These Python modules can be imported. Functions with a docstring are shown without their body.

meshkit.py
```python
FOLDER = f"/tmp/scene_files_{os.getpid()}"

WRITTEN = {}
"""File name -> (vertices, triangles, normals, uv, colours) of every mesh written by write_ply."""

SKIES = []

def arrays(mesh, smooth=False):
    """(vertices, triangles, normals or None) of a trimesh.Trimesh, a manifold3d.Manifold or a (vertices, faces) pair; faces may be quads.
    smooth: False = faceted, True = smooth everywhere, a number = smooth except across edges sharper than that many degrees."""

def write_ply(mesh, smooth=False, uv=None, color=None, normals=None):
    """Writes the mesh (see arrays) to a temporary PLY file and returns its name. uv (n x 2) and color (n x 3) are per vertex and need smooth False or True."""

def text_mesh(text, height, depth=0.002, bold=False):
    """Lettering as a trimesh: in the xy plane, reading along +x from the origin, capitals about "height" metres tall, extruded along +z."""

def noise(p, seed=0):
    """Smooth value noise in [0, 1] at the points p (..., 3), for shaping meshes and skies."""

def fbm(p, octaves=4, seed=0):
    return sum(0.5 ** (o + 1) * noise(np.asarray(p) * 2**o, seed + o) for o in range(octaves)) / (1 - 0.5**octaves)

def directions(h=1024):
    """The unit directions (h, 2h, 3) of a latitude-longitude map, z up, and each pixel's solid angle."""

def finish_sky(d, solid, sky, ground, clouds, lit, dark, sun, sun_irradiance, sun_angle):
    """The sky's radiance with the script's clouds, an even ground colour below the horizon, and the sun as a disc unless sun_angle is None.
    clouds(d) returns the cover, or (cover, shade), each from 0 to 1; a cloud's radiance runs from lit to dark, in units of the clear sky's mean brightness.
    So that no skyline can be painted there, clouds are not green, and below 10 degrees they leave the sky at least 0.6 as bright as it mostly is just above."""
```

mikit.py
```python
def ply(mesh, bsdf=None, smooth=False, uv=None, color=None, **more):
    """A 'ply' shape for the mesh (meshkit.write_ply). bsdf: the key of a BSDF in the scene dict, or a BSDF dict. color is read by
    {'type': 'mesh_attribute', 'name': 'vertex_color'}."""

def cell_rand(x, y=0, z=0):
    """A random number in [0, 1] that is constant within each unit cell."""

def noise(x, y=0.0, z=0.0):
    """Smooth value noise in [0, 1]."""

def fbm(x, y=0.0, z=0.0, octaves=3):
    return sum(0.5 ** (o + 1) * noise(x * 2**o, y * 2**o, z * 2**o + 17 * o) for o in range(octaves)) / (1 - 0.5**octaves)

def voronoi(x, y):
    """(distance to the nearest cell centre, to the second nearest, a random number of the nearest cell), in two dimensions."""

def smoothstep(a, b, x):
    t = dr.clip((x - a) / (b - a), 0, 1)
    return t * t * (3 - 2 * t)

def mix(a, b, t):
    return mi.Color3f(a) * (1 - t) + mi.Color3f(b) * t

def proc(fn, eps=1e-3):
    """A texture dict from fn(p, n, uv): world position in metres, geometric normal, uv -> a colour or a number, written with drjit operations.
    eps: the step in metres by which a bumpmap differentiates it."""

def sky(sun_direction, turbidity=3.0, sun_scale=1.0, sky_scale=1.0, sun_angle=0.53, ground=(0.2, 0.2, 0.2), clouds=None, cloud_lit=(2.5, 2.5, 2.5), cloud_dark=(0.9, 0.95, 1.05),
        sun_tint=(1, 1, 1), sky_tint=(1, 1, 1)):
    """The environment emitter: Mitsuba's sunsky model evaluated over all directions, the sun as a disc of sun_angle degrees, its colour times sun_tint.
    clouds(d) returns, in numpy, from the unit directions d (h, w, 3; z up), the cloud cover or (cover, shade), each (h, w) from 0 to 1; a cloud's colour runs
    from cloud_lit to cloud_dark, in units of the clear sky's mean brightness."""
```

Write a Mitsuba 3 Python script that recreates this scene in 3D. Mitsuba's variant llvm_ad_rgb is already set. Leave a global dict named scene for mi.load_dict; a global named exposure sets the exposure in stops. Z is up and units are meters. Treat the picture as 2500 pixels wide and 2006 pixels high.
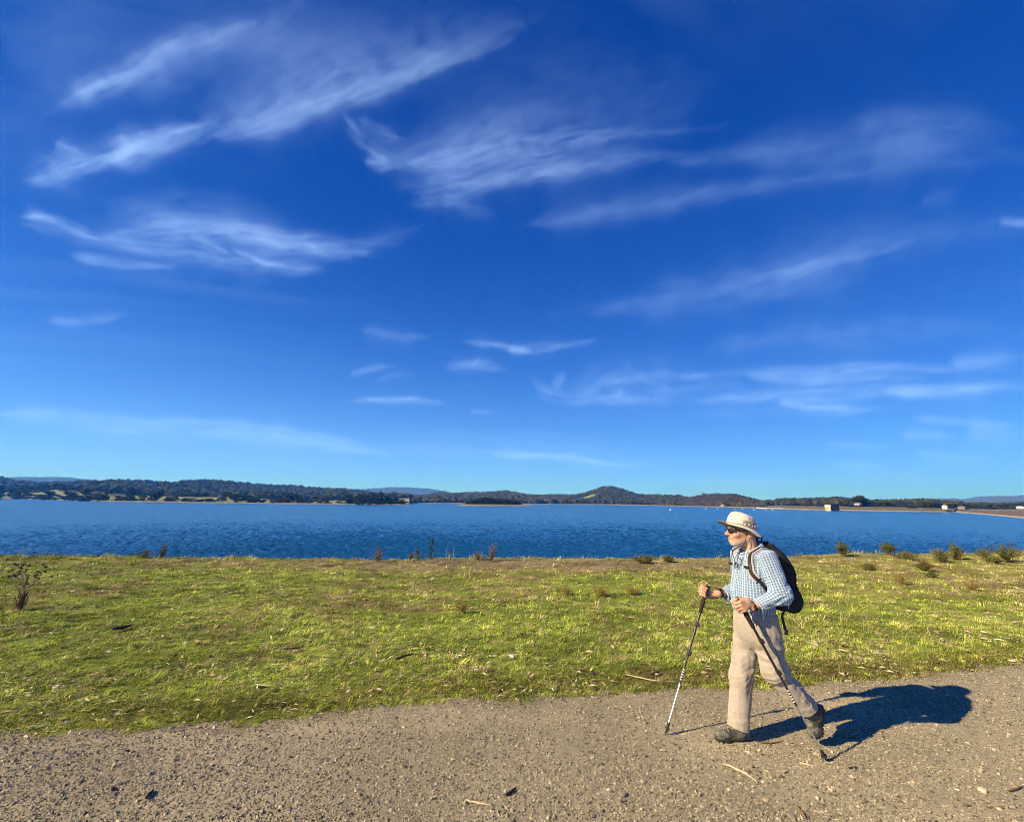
import math, random
import numpy as np, trimesh, manifold3d
import drjit as dr
import mitsuba as mi
import mikit, meshkit
from mikit import ply, proc, noise, fbm, voronoi, cell_rand, smoothstep, mix

T = mi.ScalarTransform4f
scene, labels = {}, {}
rng = np.random.default_rng(7)

# ---------------------------------------------------------------- camera: a wide phone lens at eye height, tipped up a little
EYE = np.array([0.0, 0.0, 1.65])
PITCH, ROLL = math.atan(220 / 1090.0), math.radians(0.6)
FWD = np.array([0, math.cos(PITCH), math.sin(PITCH)])
UP0 = np.array([0, -math.sin(PITCH), math.cos(PITCH)])
UP = UP0 * math.cos(ROLL) - np.array([1.0, 0, 0]) * math.sin(ROLL)
scene['camera'] = {
    'type': 'perspective', 'fov': math.degrees(2 * math.atan(1250 / 1090.0)), 'fov_axis': 'x', 'near_clip': 0.05, 'far_clip': 40000.0,
    'to_world': T().look_at(origin=EYE.tolist(), target=(EYE + FWD).tolist(), up=UP.tolist()),
    'medium': {'type': 'ref', 'id': 'air'},
}
exposure = 2.45

# ---------------------------------------------------------------- sky: low winter sun from the left, thin cirrus drawn out by the wind
SUN = np.array([math.sin(math.radians(-112)) * math.cos(math.radians(31.3)), math.cos(math.radians(-112)) * math.cos(math.radians(31.3)), math.sin(math.radians(31.3))])
CIRRUS = [  # each streak: (azimuth, elevation) in degrees along it, width above, width below, cover, fibre contrast
    ([(-50.75, 26.31), (-48.69, 28.37), (-45.28, 31.24), (-41.68, 34.1), (-38.27, 36.47)], 0.73, 0.4, 0.5, 0.55),
    ([(-46.64, 30.07), (-43.87, 32.6), (-41.1, 34.96), (-37.97, 37.05)], 0.54, 0.41, 0.45, 0.4),
    ([(-49.83, 29.87), (-48.7, 29.87), (-47.81, 29.86)], 0.32, 0.26, 0.22, 0.5),
    ([(-45.6, 32.87), (-45.11, 32.39), (-44.44, 32.05)], 0.3, 0.3, 0.22, 0.5),
    ([(-38.1, 35.54), (-33.45, 38.19), (-28.19, 40.88), (-22.85, 43.56), (-17.01, 46.41), (-10.01, 48.97), (-0.61, 51.2)], 0.9, 0.28, 0.36, 0.35),
    ([(-38.38, 37.07), (-33.92, 40.84), (-28.78, 44.35), (-21.93, 48.5)], 2.22, 1.66, 0.24, 0.55),
    ([(-36.78, 37.32), (-30.3, 41.65), (-21.54, 45.94), (-11.37, 50.12), (-0.66, 52.87)], 2.73, 0.74, 0.26, 0.5),
    ([(-50.41, 32.69), (-48.76, 34.5), (-46.49, 37.14), (-43.68, 40.25), (-39.78, 43.79), (-35.99, 46.39)], 0.65, 0.48, 0.34, 0.5),
    ([(-49.73, 33.47), (-47.28, 36.29), (-45.38, 38.26)], 0.36, 0.3, 0.25, 0.4),
    ([(-46.24, 35.99), (-42.81, 39.67), (-38.12, 43.99), (-26.37, 48.43)], 1.18, 1.09, 0.24, 0.5),
    ([(-38.65, 42.48), (-34.24, 44.8), (-28.29, 47.29), (-16.29, 50.13)], 1.08, 0.8, 0.12, 0.3),
    ([(-54.31, 33.58), (-51.87, 36.7), (-47.76, 42.51)], 1.63, 1.4, 0.16, 0.4),
    ([(-54.01, 25.44), (-52.38, 29.32), (-50.43, 35.36), (-46.76, 41.23)], 1.71, 1.76, 0.1, 0.4),
    ([(-24.46, 41.68), (-22.44, 40.52), (-19.61, 39.53), (-15.89, 38.55)], 0.46, 0.39, 0.26, 0.5),
    ([(-22.61, 41.8), (-19.26, 41.33), (-15.28, 41.21)], 0.37, 0.37, 0.12, 0.5),
    ([(-21.11, 38.46), (-18.95, 38.58), (-17.27, 38.34)], 0.55, 0.4, 0.34, 0.5),
    ([(-20.56, 38.37), (-15.16, 39.86), (-8.29, 41.98), (-0.46, 44.41), (8.76, 45.05)], 1.37, 1.01, 0.3, 0.55),
    ([(-16.18, 38.71), (-8.19, 40.42), (0.2, 41.75), (9.89, 42.74)], 1.01, 0.71, 0.24, 0.55),
    ([(-15.0, 38.06), (-6.37, 39.74), (2.63, 40.95), (13.33, 40.87)], 0.95, 0.64, 0.2, 0.55),
    ([(-14.28, 36.29), (-10.33, 36.94), (-5.1, 37.96), (2.64, 39.13), (11.53, 39.67), (21.08, 39.74)], 0.9, 0.5, 0.28, 0.5),
    ([(-14.77, 35.37), (-9.11, 35.98), (-4.42, 35.42), (-2.04, 34.17)], 0.61, 0.62, 0.13, 0.5),
    ([(-12.26, 39.63), (-0.42, 42.72), (14.69, 44.11), (28.42, 44.29)], 3.8, 2.99, 0.16, 0.5),
    ([(29.1, 38.35), (33.51, 36.79), (37.88, 35.08), (41.84, 33.69), (45.97, 32.07), (49.01, 30.5), (52.81, 28.12)], 1.16, 1.18, 0.26, 0.4),
    ([(42.53, 33.55), (45.98, 32.13), (48.76, 30.69)], 1.3, 1.53, 0.2, 0.25),
    ([(20.98, 38.59), (28.05, 37.67), (34.28, 36.1), (40.17, 34.78)], 0.58, 0.44, 0.1, 0.4),
    ([(40.81, 36.33), (45.47, 34.67), (49.16, 32.86), (52.67, 30.0)], 0.92, 0.81, 0.13, 0.4),
    ([(2.65, 33.88), (9.61, 34.65), (17.45, 34.83), (25.73, 34.5), (33.9, 33.33)], 1.09, 0.6, 0.22, 0.4),
    ([(-50.96, 23.33), (-49.75, 23.74), (-48.14, 23.87), (-46.36, 23.5), (-44.83, 23.42)], 0.41, 0.27, 0.34, 0.6),
    ([(-44.83, 23.42), (-44.37, 24.39), (-44.18, 25.11)], 0.51, 0.44, 0.22, 0.5),
    ([(-44.42, 24.64), (-41.67, 25.98), (-38.54, 26.59), (-35.22, 27.8), (-31.95, 28.44), (-28.37, 28.37), (-24.59, 28.58), (-20.62, 28.86), (-17.55, 29.53)], 0.65, 0.41, 0.46, 0.6),
    ([(-39.23, 26.24), (-36.52, 25.83), (-34.92, 25.72)], 0.36, 0.28, 0.22, 0.5),
    ([(-33.54, 27.58), (-30.12, 27.86), (-26.46, 28.05), (-22.08, 28.25)], 0.52, 0.43, 0.25, 0.5),
    ([(-47.54, 21.19), (-45.99, 21.32), (-43.92, 21.66), (-41.78, 22.46), (-39.44, 22.93)], 0.37, 0.26, 0.26, 0.5),
    ([(-35.03, 26.53), (-31.59, 25.75), (-28.95, 25.73), (-24.36, 26.46)], 0.43, 0.3, 0.24, 0.5),
    ([(-45.75, 25.17), (-41.2, 27.32), (-35.38, 28.9), (-28.57, 29.96)], 1.4, 1.19, 0.3, 0.6),
    ([(-46.77, 22.52), (-40.71, 24.33), (-33.34, 26.16), (-24.46, 27.35)], 1.4, 1.25, 0.22, 0.6),
    ([(-22.17, 29.13), (-17.17, 31.3), (-12.38, 33.48)], 0.88, 0.71, 0.1, 0.4),
    ([(-47.74, 15.1), (-45.93, 15.7), (-44.33, 16.54), (-42.31, 17.42)], 0.45, 0.3, 0.22, 0.5),
    ([(-19.83, 20.0), (-16.8, 19.86), (-13.68, 19.86), (-10.53, 20.62)], 0.5, 0.4, 0.2, 0.5),
    ([(-7.26, 20.11), (-3.41, 20.06), (-0.64, 19.39), (2.12, 19.1), (5.42, 19.58), (11.91, 20.04)], 0.57, 0.31, 0.34, 0.5),
    ([(-1.19, 19.28), (2.67, 19.05)], 0.31, 0.26, 0.28, 0.3),
    ([(-20.85, 14.67), (-18.5, 15.7), (-14.52, 16.56)], 0.3, 0.25, 0.16, 0.4),
    ([(-17.9, 14.36), (-15.45, 15.17), (-11.88, 15.84)], 0.25, 0.25, 0.1, 0.4),
    ([(-9.28, 16.77), (-5.52, 17.2), (-3.34, 16.96), (-0.6, 16.7)], 0.73, 0.42, 0.24, 0.5),
    ([(-5.54, 17.72), (-4.71, 17.23)], 0.52, 0.42, 0.16, 0.4),
    ([(-20.64, 12.12), (-17.25, 12.15), (-13.22, 12.06), (-8.55, 12.19)], 0.36, 0.26, 0.36, 0.4),
    ([(-6.41, 11.43), (-1.61, 11.39)], 0.21, 0.21, 0.12, 0.3),
    ([(2.13, 15.78), (4.29, 14.2), (6.96, 13.23), (11.17, 12.91), (16.25, 12.55), (20.63, 12.44)], 0.52, 0.41, 0.26, 0.5),
    ([(5.48, 14.45), (6.25, 15.64), (6.9, 16.45)], 0.47, 0.47, 0.28, 0.4),
    ([(13.24, 13.04), (13.88, 13.68), (14.2, 14.18)], 0.26, 0.31, 0.2, 0.3),
    ([(6.98, 14.69), (13.31, 14.99), (20.73, 14.11), (27.49, 13.15)], 1.67, 1.38, 0.32, 0.6),
    ([(28.01, 14.27), (31.67, 13.46), (34.69, 12.74), (36.88, 12.74), (40.23, 12.38), (43.86, 11.92)], 0.68, 0.34, 0.34, 0.45),
    ([(33.22, 13.25), (35.48, 13.2), (36.95, 13.41)], 0.52, 0.6, 0.22, 0.4),
    ([(22.47, 11.82), (27.37, 11.71), (31.09, 11.61), (35.25, 11.05), (39.39, 10.82), (43.11, 10.67), (46.45, 10.51), (49.89, 10.24)], 0.49, 0.37, 0.28, 0.5),
    ([(40.36, 10.8), (44.83, 10.59), (47.97, 10.35), (50.32, 10.05)], 0.57, 0.5, 0.4, 0.5),
    ([(31.03, 10.94), (33.7, 10.44), (36.9, 9.83), (40.48, 9.24)], 0.38, 0.25, 0.32, 0.4),
    ([(45.17, 13.14), (47.83, 12.86), (50.71, 12.62)], 0.5, 0.29, 0.28, 0.4),
    ([(23.34, 17.66), (34.08, 17.69), (41.15, 17.07), (46.94, 15.83), (50.99, 14.43)], 1.03, 0.64, 0.2, 0.5),
    ([(34.06, 17.47), (37.67, 16.53), (42.43, 14.73)], 0.75, 0.67, 0.1, 0.4),
    ([(16.25, 23.03), (23.79, 23.54), (31.11, 24.24), (36.81, 24.57), (41.19, 24.81), (46.75, 23.9), (52.29, 22.51)], 2.0, 1.06, 0.24, 0.5),
    ([(31.94, 24.06), (36.79, 24.37), (40.5, 24.8)], 0.81, 0.49, 0.16, 0.4),
    ([(27.54, 23.83), (34.66, 22.79), (41.8, 21.93)], 0.67, 0.51, 0.09, 0.4),
    ([(10.41, 23.73), (16.82, 23.95), (22.81, 23.35)], 0.77, 0.58, 0.1, 0.4),
    ([(50.45, 24.01), (51.25, 23.49), (52.34, 22.77)], 0.29, 0.29, 0.24, 0.4),
    ([(45.52, 27.51), (47.03, 27.44), (48.19, 27.47)], 0.61, 0.48, 0.08, 0.4),
    ([(42.2, 8.23), (45.27, 7.79), (49.41, 7.0)], 0.34, 0.22, 0.22, 0.4),
    ([(41.1, 6.68), (43.17, 6.65), (45.34, 6.29)], 0.35, 0.23, 0.18, 0.4),
    ([(45.68, 6.89), (47.67, 6.49), (49.73, 6.09)], 0.93, 0.71, 0.24, 0.5),
    ([(34.76, 6.49), (38.16, 5.97), (41.25, 5.47)], 0.21, 0.21, 0.14, 0.4),
    ([(35.24, 4.32), (37.93, 4.0), (40.09, 3.44)], 0.21, 0.16, 0.18, 0.4),
    ([(41.78, 4.93), (44.82, 4.47), (47.8, 4.0)], 0.37, 0.3, 0.14, 0.4),
    ([(6.99, 14.79), (23.15, 14.98), (39.03, 13.41), (50.63, 12.08)], 0.37, 0.29, 0.2, 0.6),
    ([(12.17, 11.95), (31.54, 12.11), (41.99, 11.29), (50.4, 10.6)], 0.32, 0.24, 0.22, 0.6),
    ([(20.52, 10.57), (35.1, 9.68), (50.08, 8.46)], 0.3, 0.22, 0.14, 0.6),
    ([(31.77, 14.49), (42.23, 13.17), (50.51, 11.34)], 0.39, 0.28, 0.18, 0.6),
    ([(-51.32, 22.57), (-43.92, 23.6), (-33.2, 25.13), (-20.54, 28.05)], 0.58, 0.42, 0.22, 0.7),
    ([(-43.35, 25.93), (-35.27, 28.12), (-26.58, 29.13), (-15.49, 30.63)], 0.51, 0.39, 0.22, 0.7),
    ([(-51.54, 25.05), (-45.2, 30.84), (-36.81, 37.49), (-21.59, 46.27), (2.6, 52.86)], 0.68, 0.41, 0.2, 0.7),
    ([(-51.4, 30.87), (-45.67, 38.02), (-35.86, 45.82), (-29.82, 49.64)], 0.53, 0.38, 0.22, 0.7),
    ([(-36.65, 36.63), (-26.42, 42.54), (-13.03, 48.32), (5.86, 53.34)], 0.65, 0.3, 0.24, 0.7),
    ([(-20.47, 37.58), (-6.44, 41.14), (11.66, 42.59), (30.31, 40.25)], 0.67, 0.46, 0.18, 0.7),
    ([(-17.09, 36.52), (-3.34, 38.66), (14.41, 39.64), (30.0, 37.92)], 0.55, 0.36, 0.18, 0.7),
    ([(-0.27, 33.53), (19.58, 34.51), (37.91, 32.62), (50.38, 28.87)], 0.58, 0.37, 0.14, 0.6),
    ([(2.66, 22.98), (23.84, 24.23), (40.46, 24.53), (52.07, 23.98)], 0.62, 0.39, 0.14, 0.6),
    ([(16.93, 26.09), (32.9, 25.14), (46.67, 23.38)], 0.59, 0.38, 0.1, 0.6),
    ([(-49.29, 6.27), (-38.23, 6.88), (-22.47, 6.35), (-7.79, 5.93)], 0.39, 0.29, 0.18, 0.6),
    ([(-12.84, 5.12), (7.88, 5.06), (26.7, 3.6)], 0.36, 0.26, 0.16, 0.6),
    ([(-50.05, 6.75), (-45.71, 7.18), (-41.49, 7.52), (-37.67, 7.78)], 0.4, 0.4, 0.22, 0.4),
    ([(-40.89, 7.6), (-36.66, 7.9), (-32.27, 7.89), (-27.4, 7.58), (-22.55, 7.26), (-19.28, 6.86)], 0.37, 0.47, 0.32, 0.4),
    ([(-35.81, 6.71), (-30.98, 6.83), (-25.58, 6.49), (-20.16, 6.13), (-14.85, 5.66)], 0.66, 0.38, 0.28, 0.4),
    ([(-45.62, 6.6), (-38.2, 6.68), (-28.93, 6.4), (-17.78, 5.84)], 1.38, 1.19, 0.22, 0.5),
    ([(-23.31, 5.58), (-17.76, 5.65), (-13.86, 5.6)], 0.25, 0.2, 0.18, 0.4),
    ([(-3.62, 5.96), (2.16, 5.72), (7.89, 5.21), (12.95, 4.78), (18.75, 4.41)], 0.36, 0.31, 0.34, 0.4),
    ([(-17.81, 6.34), (-2.58, 6.29), (12.97, 5.54), (22.44, 4.63)], 1.32, 1.01, 0.18, 0.5),
    ([(21.39, 2.25), (25.34, 2.37), (29.03, 2.2), (33.59, 2.15)], 0.36, 0.27, 0.18, 0.4),
    ([(34.37, 2.78), (40.88, 2.43), (46.31, 2.12)], 0.63, 0.47, 0.1, 0.4),
]


def unit(az, el):
    az, el = np.radians(az), np.radians(el)
    return np.stack([np.sin(az) * np.cos(el), np.cos(az) * np.cos(el), np.sin(el)], -1)


def cirrus(d):
    h, w = d.shape[:2]
    shape, d = (h, w), d.reshape(-1, 3)
    el = np.degrees(np.arcsin(np.clip(d[:, 2], -1, 1)))
    clear = np.ones(len(d))
    # the wind-torn look: directions are pushed about by noise before the streaks are laid
    q = np.stack([meshkit.fbm(d * 9, 4, 11), meshkit.fbm(d * 9, 4, 12), meshkit.fbm(d * 9, 4, 13)], -1) - 0.5
    q2 = np.stack([meshkit.fbm(d * 42, 3, 21), meshkit.fbm(d * 42, 3, 22), meshkit.fbm(d * 42, 3, 23)], -1) - 0.5
    dw = d + 0.022 * q + 0.007 * q2
    dw /= np.linalg.norm(dw, axis=1, keepdims=True)
    for k, (line, wu, wl, strength, fibre) in enumerate(CIRRUS):
        pts = unit(*np.array(line).T)
        reach = math.radians(4.2 * max(wu, wl)) + np.linalg.norm(pts - pts.mean(0), axis=1).max()
        sel = np.flatnonzero(((d - pts.mean(0)) ** 2).sum(1) < reach**2)
        if not len(sel):
            continue
        p = dw[sel]
        # resample the line smoothly
        t = np.linspace(0, 1, len(pts)); tt = np.linspace(0, 1, 10 * (len(pts) - 1) + 1)
        fine = np.stack([np.interp(tt, t, pts[:, c]) for c in range(3)], -1)
        ker = np.ones(7) / 7
        pad = np.vstack([np.repeat(fine[:1], 3, 0), fine, np.repeat(fine[-1:], 3, 0)])
        fine = np.stack([np.convolve(pad[:, c], ker, 'valid') for c in range(3)], -1)
        seg = np.linalg.norm(np.diff(fine, axis=0), axis=1); s = np.concatenate([[0], np.cumsum(seg)])
        best, along, side = np.full(len(p), 9.0), np.zeros(len(p)), np.zeros(len(p))
        for i in range(len(fine) - 1):
            a, b = fine[i], fine[i + 1]; ab = b - a
            u = np.clip((p - a) @ ab / (ab @ ab + 1e-12), 0, 1)
            off = p - a - u[:, None] * ab
            dist = np.linalg.norm(off, axis=1)
            nb = dist < best
            best[nb] = dist[nb]; along[nb] = s[i] + u[nb] * seg[i]
            perp = np.cross(fine[i], ab); perp /= np.linalg.norm(perp) + 1e-12
            if perp[2] < 0: perp = -perp
            side[nb] = (off @ perp)[nb]
        total = s[-1] + 1e-9
        f = along / total
        taper = np.clip(f / 0.13, 0, 1) ** 0.8 * np.clip((1 - f) / 0.34, 0, 1) ** 0.9
        width = np.radians(np.where(side > 0, 1.25 * wu, 0.35 * wu + 1.15 * wl)) * (0.40 + 0.80 * taper) * (0.75 + 0.6 * meshkit.noise(np.stack([along * 22, along * 0, along * 0 + k], -1), 31))
        core = 0.8 * np.exp(-(best / width) ** 2 * 1.4) + 0.2 * np.exp(-best / width * 1.2)
        # fibres: noise long along the streak and fine across it, slanting a little
        n1 = meshkit.fbm(np.stack([along * 16 + side * 10, (side - along * 0.10) * (85 if max(wu, wl) > 1.0 else 190), along * 0 + 3.7 * k], -1), 4, 41)
        n2 = meshkit.fbm(np.stack([along * 40, side * 60, along * 0 + 1.3 * k], -1), 4, 51)
        tex = np.clip(1 + fibre * (2.9 if max(wu, wl) > 1.0 else 4.4) * (n1 - 0.5) + fibre * 3.0 * (n2 - 0.5), 0.05, 2.6)
        clear[sel] *= 1 - np.clip((0.85 if max(wu, wl) < 0.45 else 0.58 if max(wu, wl) < 1.0 else 0.36) * strength * core * tex * (0.25 + 0.75 * taper), 0, 0.9)
    cover = 1 - clear
    # fainter cirrus of the same make over the whole of the sky
    az = np.arctan2(d[:, 0], d[:, 1])
    flat = d[:, :2] / np.maximum(d[:, 2:] + 0.12, 0.12)
    wide = meshkit.fbm(np.stack([flat[:, 0] * 0.5 + 0.3 * q[:, 0], flat[:, 1] * 1.6 + 0.3 * q[:, 1], flat[:, 0] * 0], -1), 5, 61)
    slant = flat[:, 1] - 0.34 * flat[:, 0]
    hair = meshkit.fbm(np.stack([flat[:, 0] * 1.1 + 0.5 * q[:, 0], slant * 13 + 0.8 * q[:, 1], flat[:, 0] * 0 + 5], -1), 5, 62)
    cover = 1 - (1 - cover) * (1 - 0.05 * np.clip((wide - 0.46) / 0.3, 0, 1) * np.clip((hair - 0.34) / 0.4, 0, 1))
    # pale haze low down
    low = np.clip(0.83 * np.exp(-np.maximum(el, 0) / 7.7) * (1 + 0.25 * (d @ SUN)), 0, 1)
    shade = low / np.maximum(low + cover * (1 - low), 1e-6)
    cover = 1 - (1 - cover) * (1 - low)
    return cover.reshape(shape), shade.reshape(shape)


scene['sky'] = mikit.sky(SUN.tolist(), turbidity=3.0, sun_scale=1.25, sky_scale=0.54, clouds=cirrus, sky_tint=(0.0, 0.385, 1.40), cloud_lit=(2.9, 4.5, 7.6), cloud_dark=(2.35, 5.25, 9.6), sun_tint=(1.0, 0.97, 0.86))
labels['sky'] = {'kind': 'structure'}


# ---------------------------------------------------------------- helpers
def rgb(*c):
    return {'type': 'rgb', 'value': list(c)}


def rough(color, r=0.8, spec=0.3, **more):
    return {'type': 'twosided', 'bsdf': {'type': 'principled', 'base_color': color, 'roughness': r, 'specular': spec, **more}}


VC = {'type': 'mesh_attribute', 'name': 'vertex_color'}
scene['vertex_matt'] = rough(VC, 0.9, 0.15)
scene['vertex_leaf'] = {'type': 'twosided', 'bsdf': {'type': 'diffuse', 'reflectance': VC}}


def note(key, label=None, category=None, group=None, kind=None):
    labels[key] = {k: v for k, v in (('label', label), ('category', category), ('group', group), ('kind', kind)) if v}


used = {}
def numbered(name):
    n = used.get(name, 0); used[name] = n + 1
    return name if n == 0 else f'{name}_{n:03d}'


def grid_faces(n, m, wrap=False):
    i, j = np.meshgrid(np.arange(n - 1), np.arange(m if wrap else m - 1), indexing='ij')
    a, b = i * m + j, i * m + (j + 1) % m
    return np.stack([a, a + m, b + m, b], -1).reshape(-1, 4)


def tri(q):
    return np.vstack([q[:, [0, 1, 2]], q[:, [0, 2, 3]]])


class Heap:
    """Pieces joined into one mesh with a colour at every corner."""
    def __init__(self):
        self.v, self.f, self.c, self.n = [], [], [], 0

    def add(self, v, f, color):
        v, f = np.asarray(v, float), np.asarray(f, int)
        if f.shape[1] == 4: f = tri(f)
        self.v.append(v); self.f.append(f + self.n); self.n += len(v)
        self.c.append(np.broadcast_to(np.asarray(color, float), (len(v), 3)))

    def arrays(self):
        return np.vstack(self.v), np.vstack(self.f), np.vstack(self.c)

    def shape(self, bsdf='vertex_matt', smooth=False):
        v, f, c = self.arrays()
        return ply((v, f), bsdf, smooth=smooth, color=c)


def frame_of(t):
    t = np.asarray(t, float); t = t / (np.linalg.norm(t) + 1e-12)
    a = np.cross(t, [0, 0, 1.0]) if abs(t[2]) < 0.95 else np.cross(t, [1.0, 0, 0])
    a /= np.linalg.norm(a)
    return t, a, np.cross(t, a)


def tube_mesh(points, radii, sides=6, caps=True):
    p = np.asarray(points, float); n = len(p); r = np.broadcast_to(np.asarray(radii, float), (n,))
    t = np.gradient(p, axis=0); t /= np.linalg.norm(t, axis=1, keepdims=True) + 1e-12
    _, a, b = frame_of(t[0]); V = []
    ang = np.arange(sides) * 2 * np.pi / sides
    for i in range(n):
        a = a - t[i] * (a @ t[i]); a /= np.linalg.norm(a) + 1e-12; b = np.cross(t[i], a)
        V.append(p[i] + r[i] * (np.cos(ang)[:, None] * a + np.sin(ang)[:, None] * b))
    V = np.vstack(V); f = tri(grid_faces(n, sides, True))[:, ::-1]
    if caps:
        V = np.vstack([V, p[:1], p[-1:]]); k = np.arange(sides); o = (n - 1) * sides
        f = np.vstack([f, np.stack([k, (k + 1) % sides, k * 0 + n * sides], 1), np.stack([o + (k + 1) % sides, o + k, k * 0 + n * sides + 1], 1)])
    return V, f


def box_mesh(size, bevel=0.0):
    s = np.array(size, float) / 2
    if bevel <= 0:
        m = trimesh.creation.box(2 * s); return np.array(m.vertices), np.array(m.faces)
    pts = []
    for k in range(3):
        e = s - bevel; e[k] = s[k]
        pts.append(np.array([[x, y, z] for x in (-e[0], e[0]) for y in (-e[1], e[1]) for z in (-e[2], e[2])]))
    m = trimesh.convex.convex_hull(np.vstack(pts)); return np.array(m.vertices), np.array(m.faces)


def turn(deg):
    a = math.radians(deg); return np.array([[math.cos(a), -math.sin(a), 0], [math.sin(a), math.cos(a), 0], [0, 0, 1.0]])


# ---------------------------------------------------------------- lake, far land and the air between
WATER = -3.35
# the far shore, taken from the skyline: (azimuth, elevation) of ridges, (azimuth, distance) of shores, (x, y, foot, height, width) of trees
SHORE_LEFT = [(-53.59, 1517.2), (-48.29, 1125.6), (-46.89, 1044.6), (-44.63, 857.1), (-41.9, 665.7), (-39.53, 633.5), (-36.66, 596.0), (-31.74, 538.1), (-26.22, 496.9), (-19.68, 487.7), (-14.51, 488.2)]
SHORE_RIGHT = [(-15.47, 690.6), (-9.58, 760.1), (-4.51, 766.8), (2.69, 816.4), (7.8, 853.4), (12.78, 873.1), (17.58, 836.4), (21.25, 718.2), (24.31, 666.5), (28.84, 584.3), (32.64, 525.0), (36.15, 485.1), (39.06, 485.8), (41.46, 482.1), (44.23, 505.7), (46.51, 560.1)]
MOUNTAIN_A = [(-54.48, 1.027), (-51.091, 1.235), (-48.527, 1.48), (-47.137, 1.612), (-46.154, 1.621), (-45.403, 1.69), (-43.26, 1.635), (-41.822, 1.464), (-39.659, 0.913), (-38.019, 0.395)]
MOUNTAIN_B = [(-28.736, 0.738), (-26.787, 1.503), (-23.8, 1.295), (-20.676, 1.073), (-19.315, 1.217), (-17.459, 1.348), (-14.838, 1.468), (-12.636, 1.431), (-10.144, 1.369), (-8.37, 1.143), (-7.089, 0.832), (-5.03, 0.3)]
MOUNTAIN_C = [(39.963, -0.126), (41.493, 0.276), (42.673, 0.603), (44.185, 0.682), (44.829, 0.576), (45.616, 0.704), (46.381, 0.81), (46.996, 0.845), (47.832, 0.878), (48.544, 1.012), (50.759, 1.259), (53.652, 1.015)]
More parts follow.
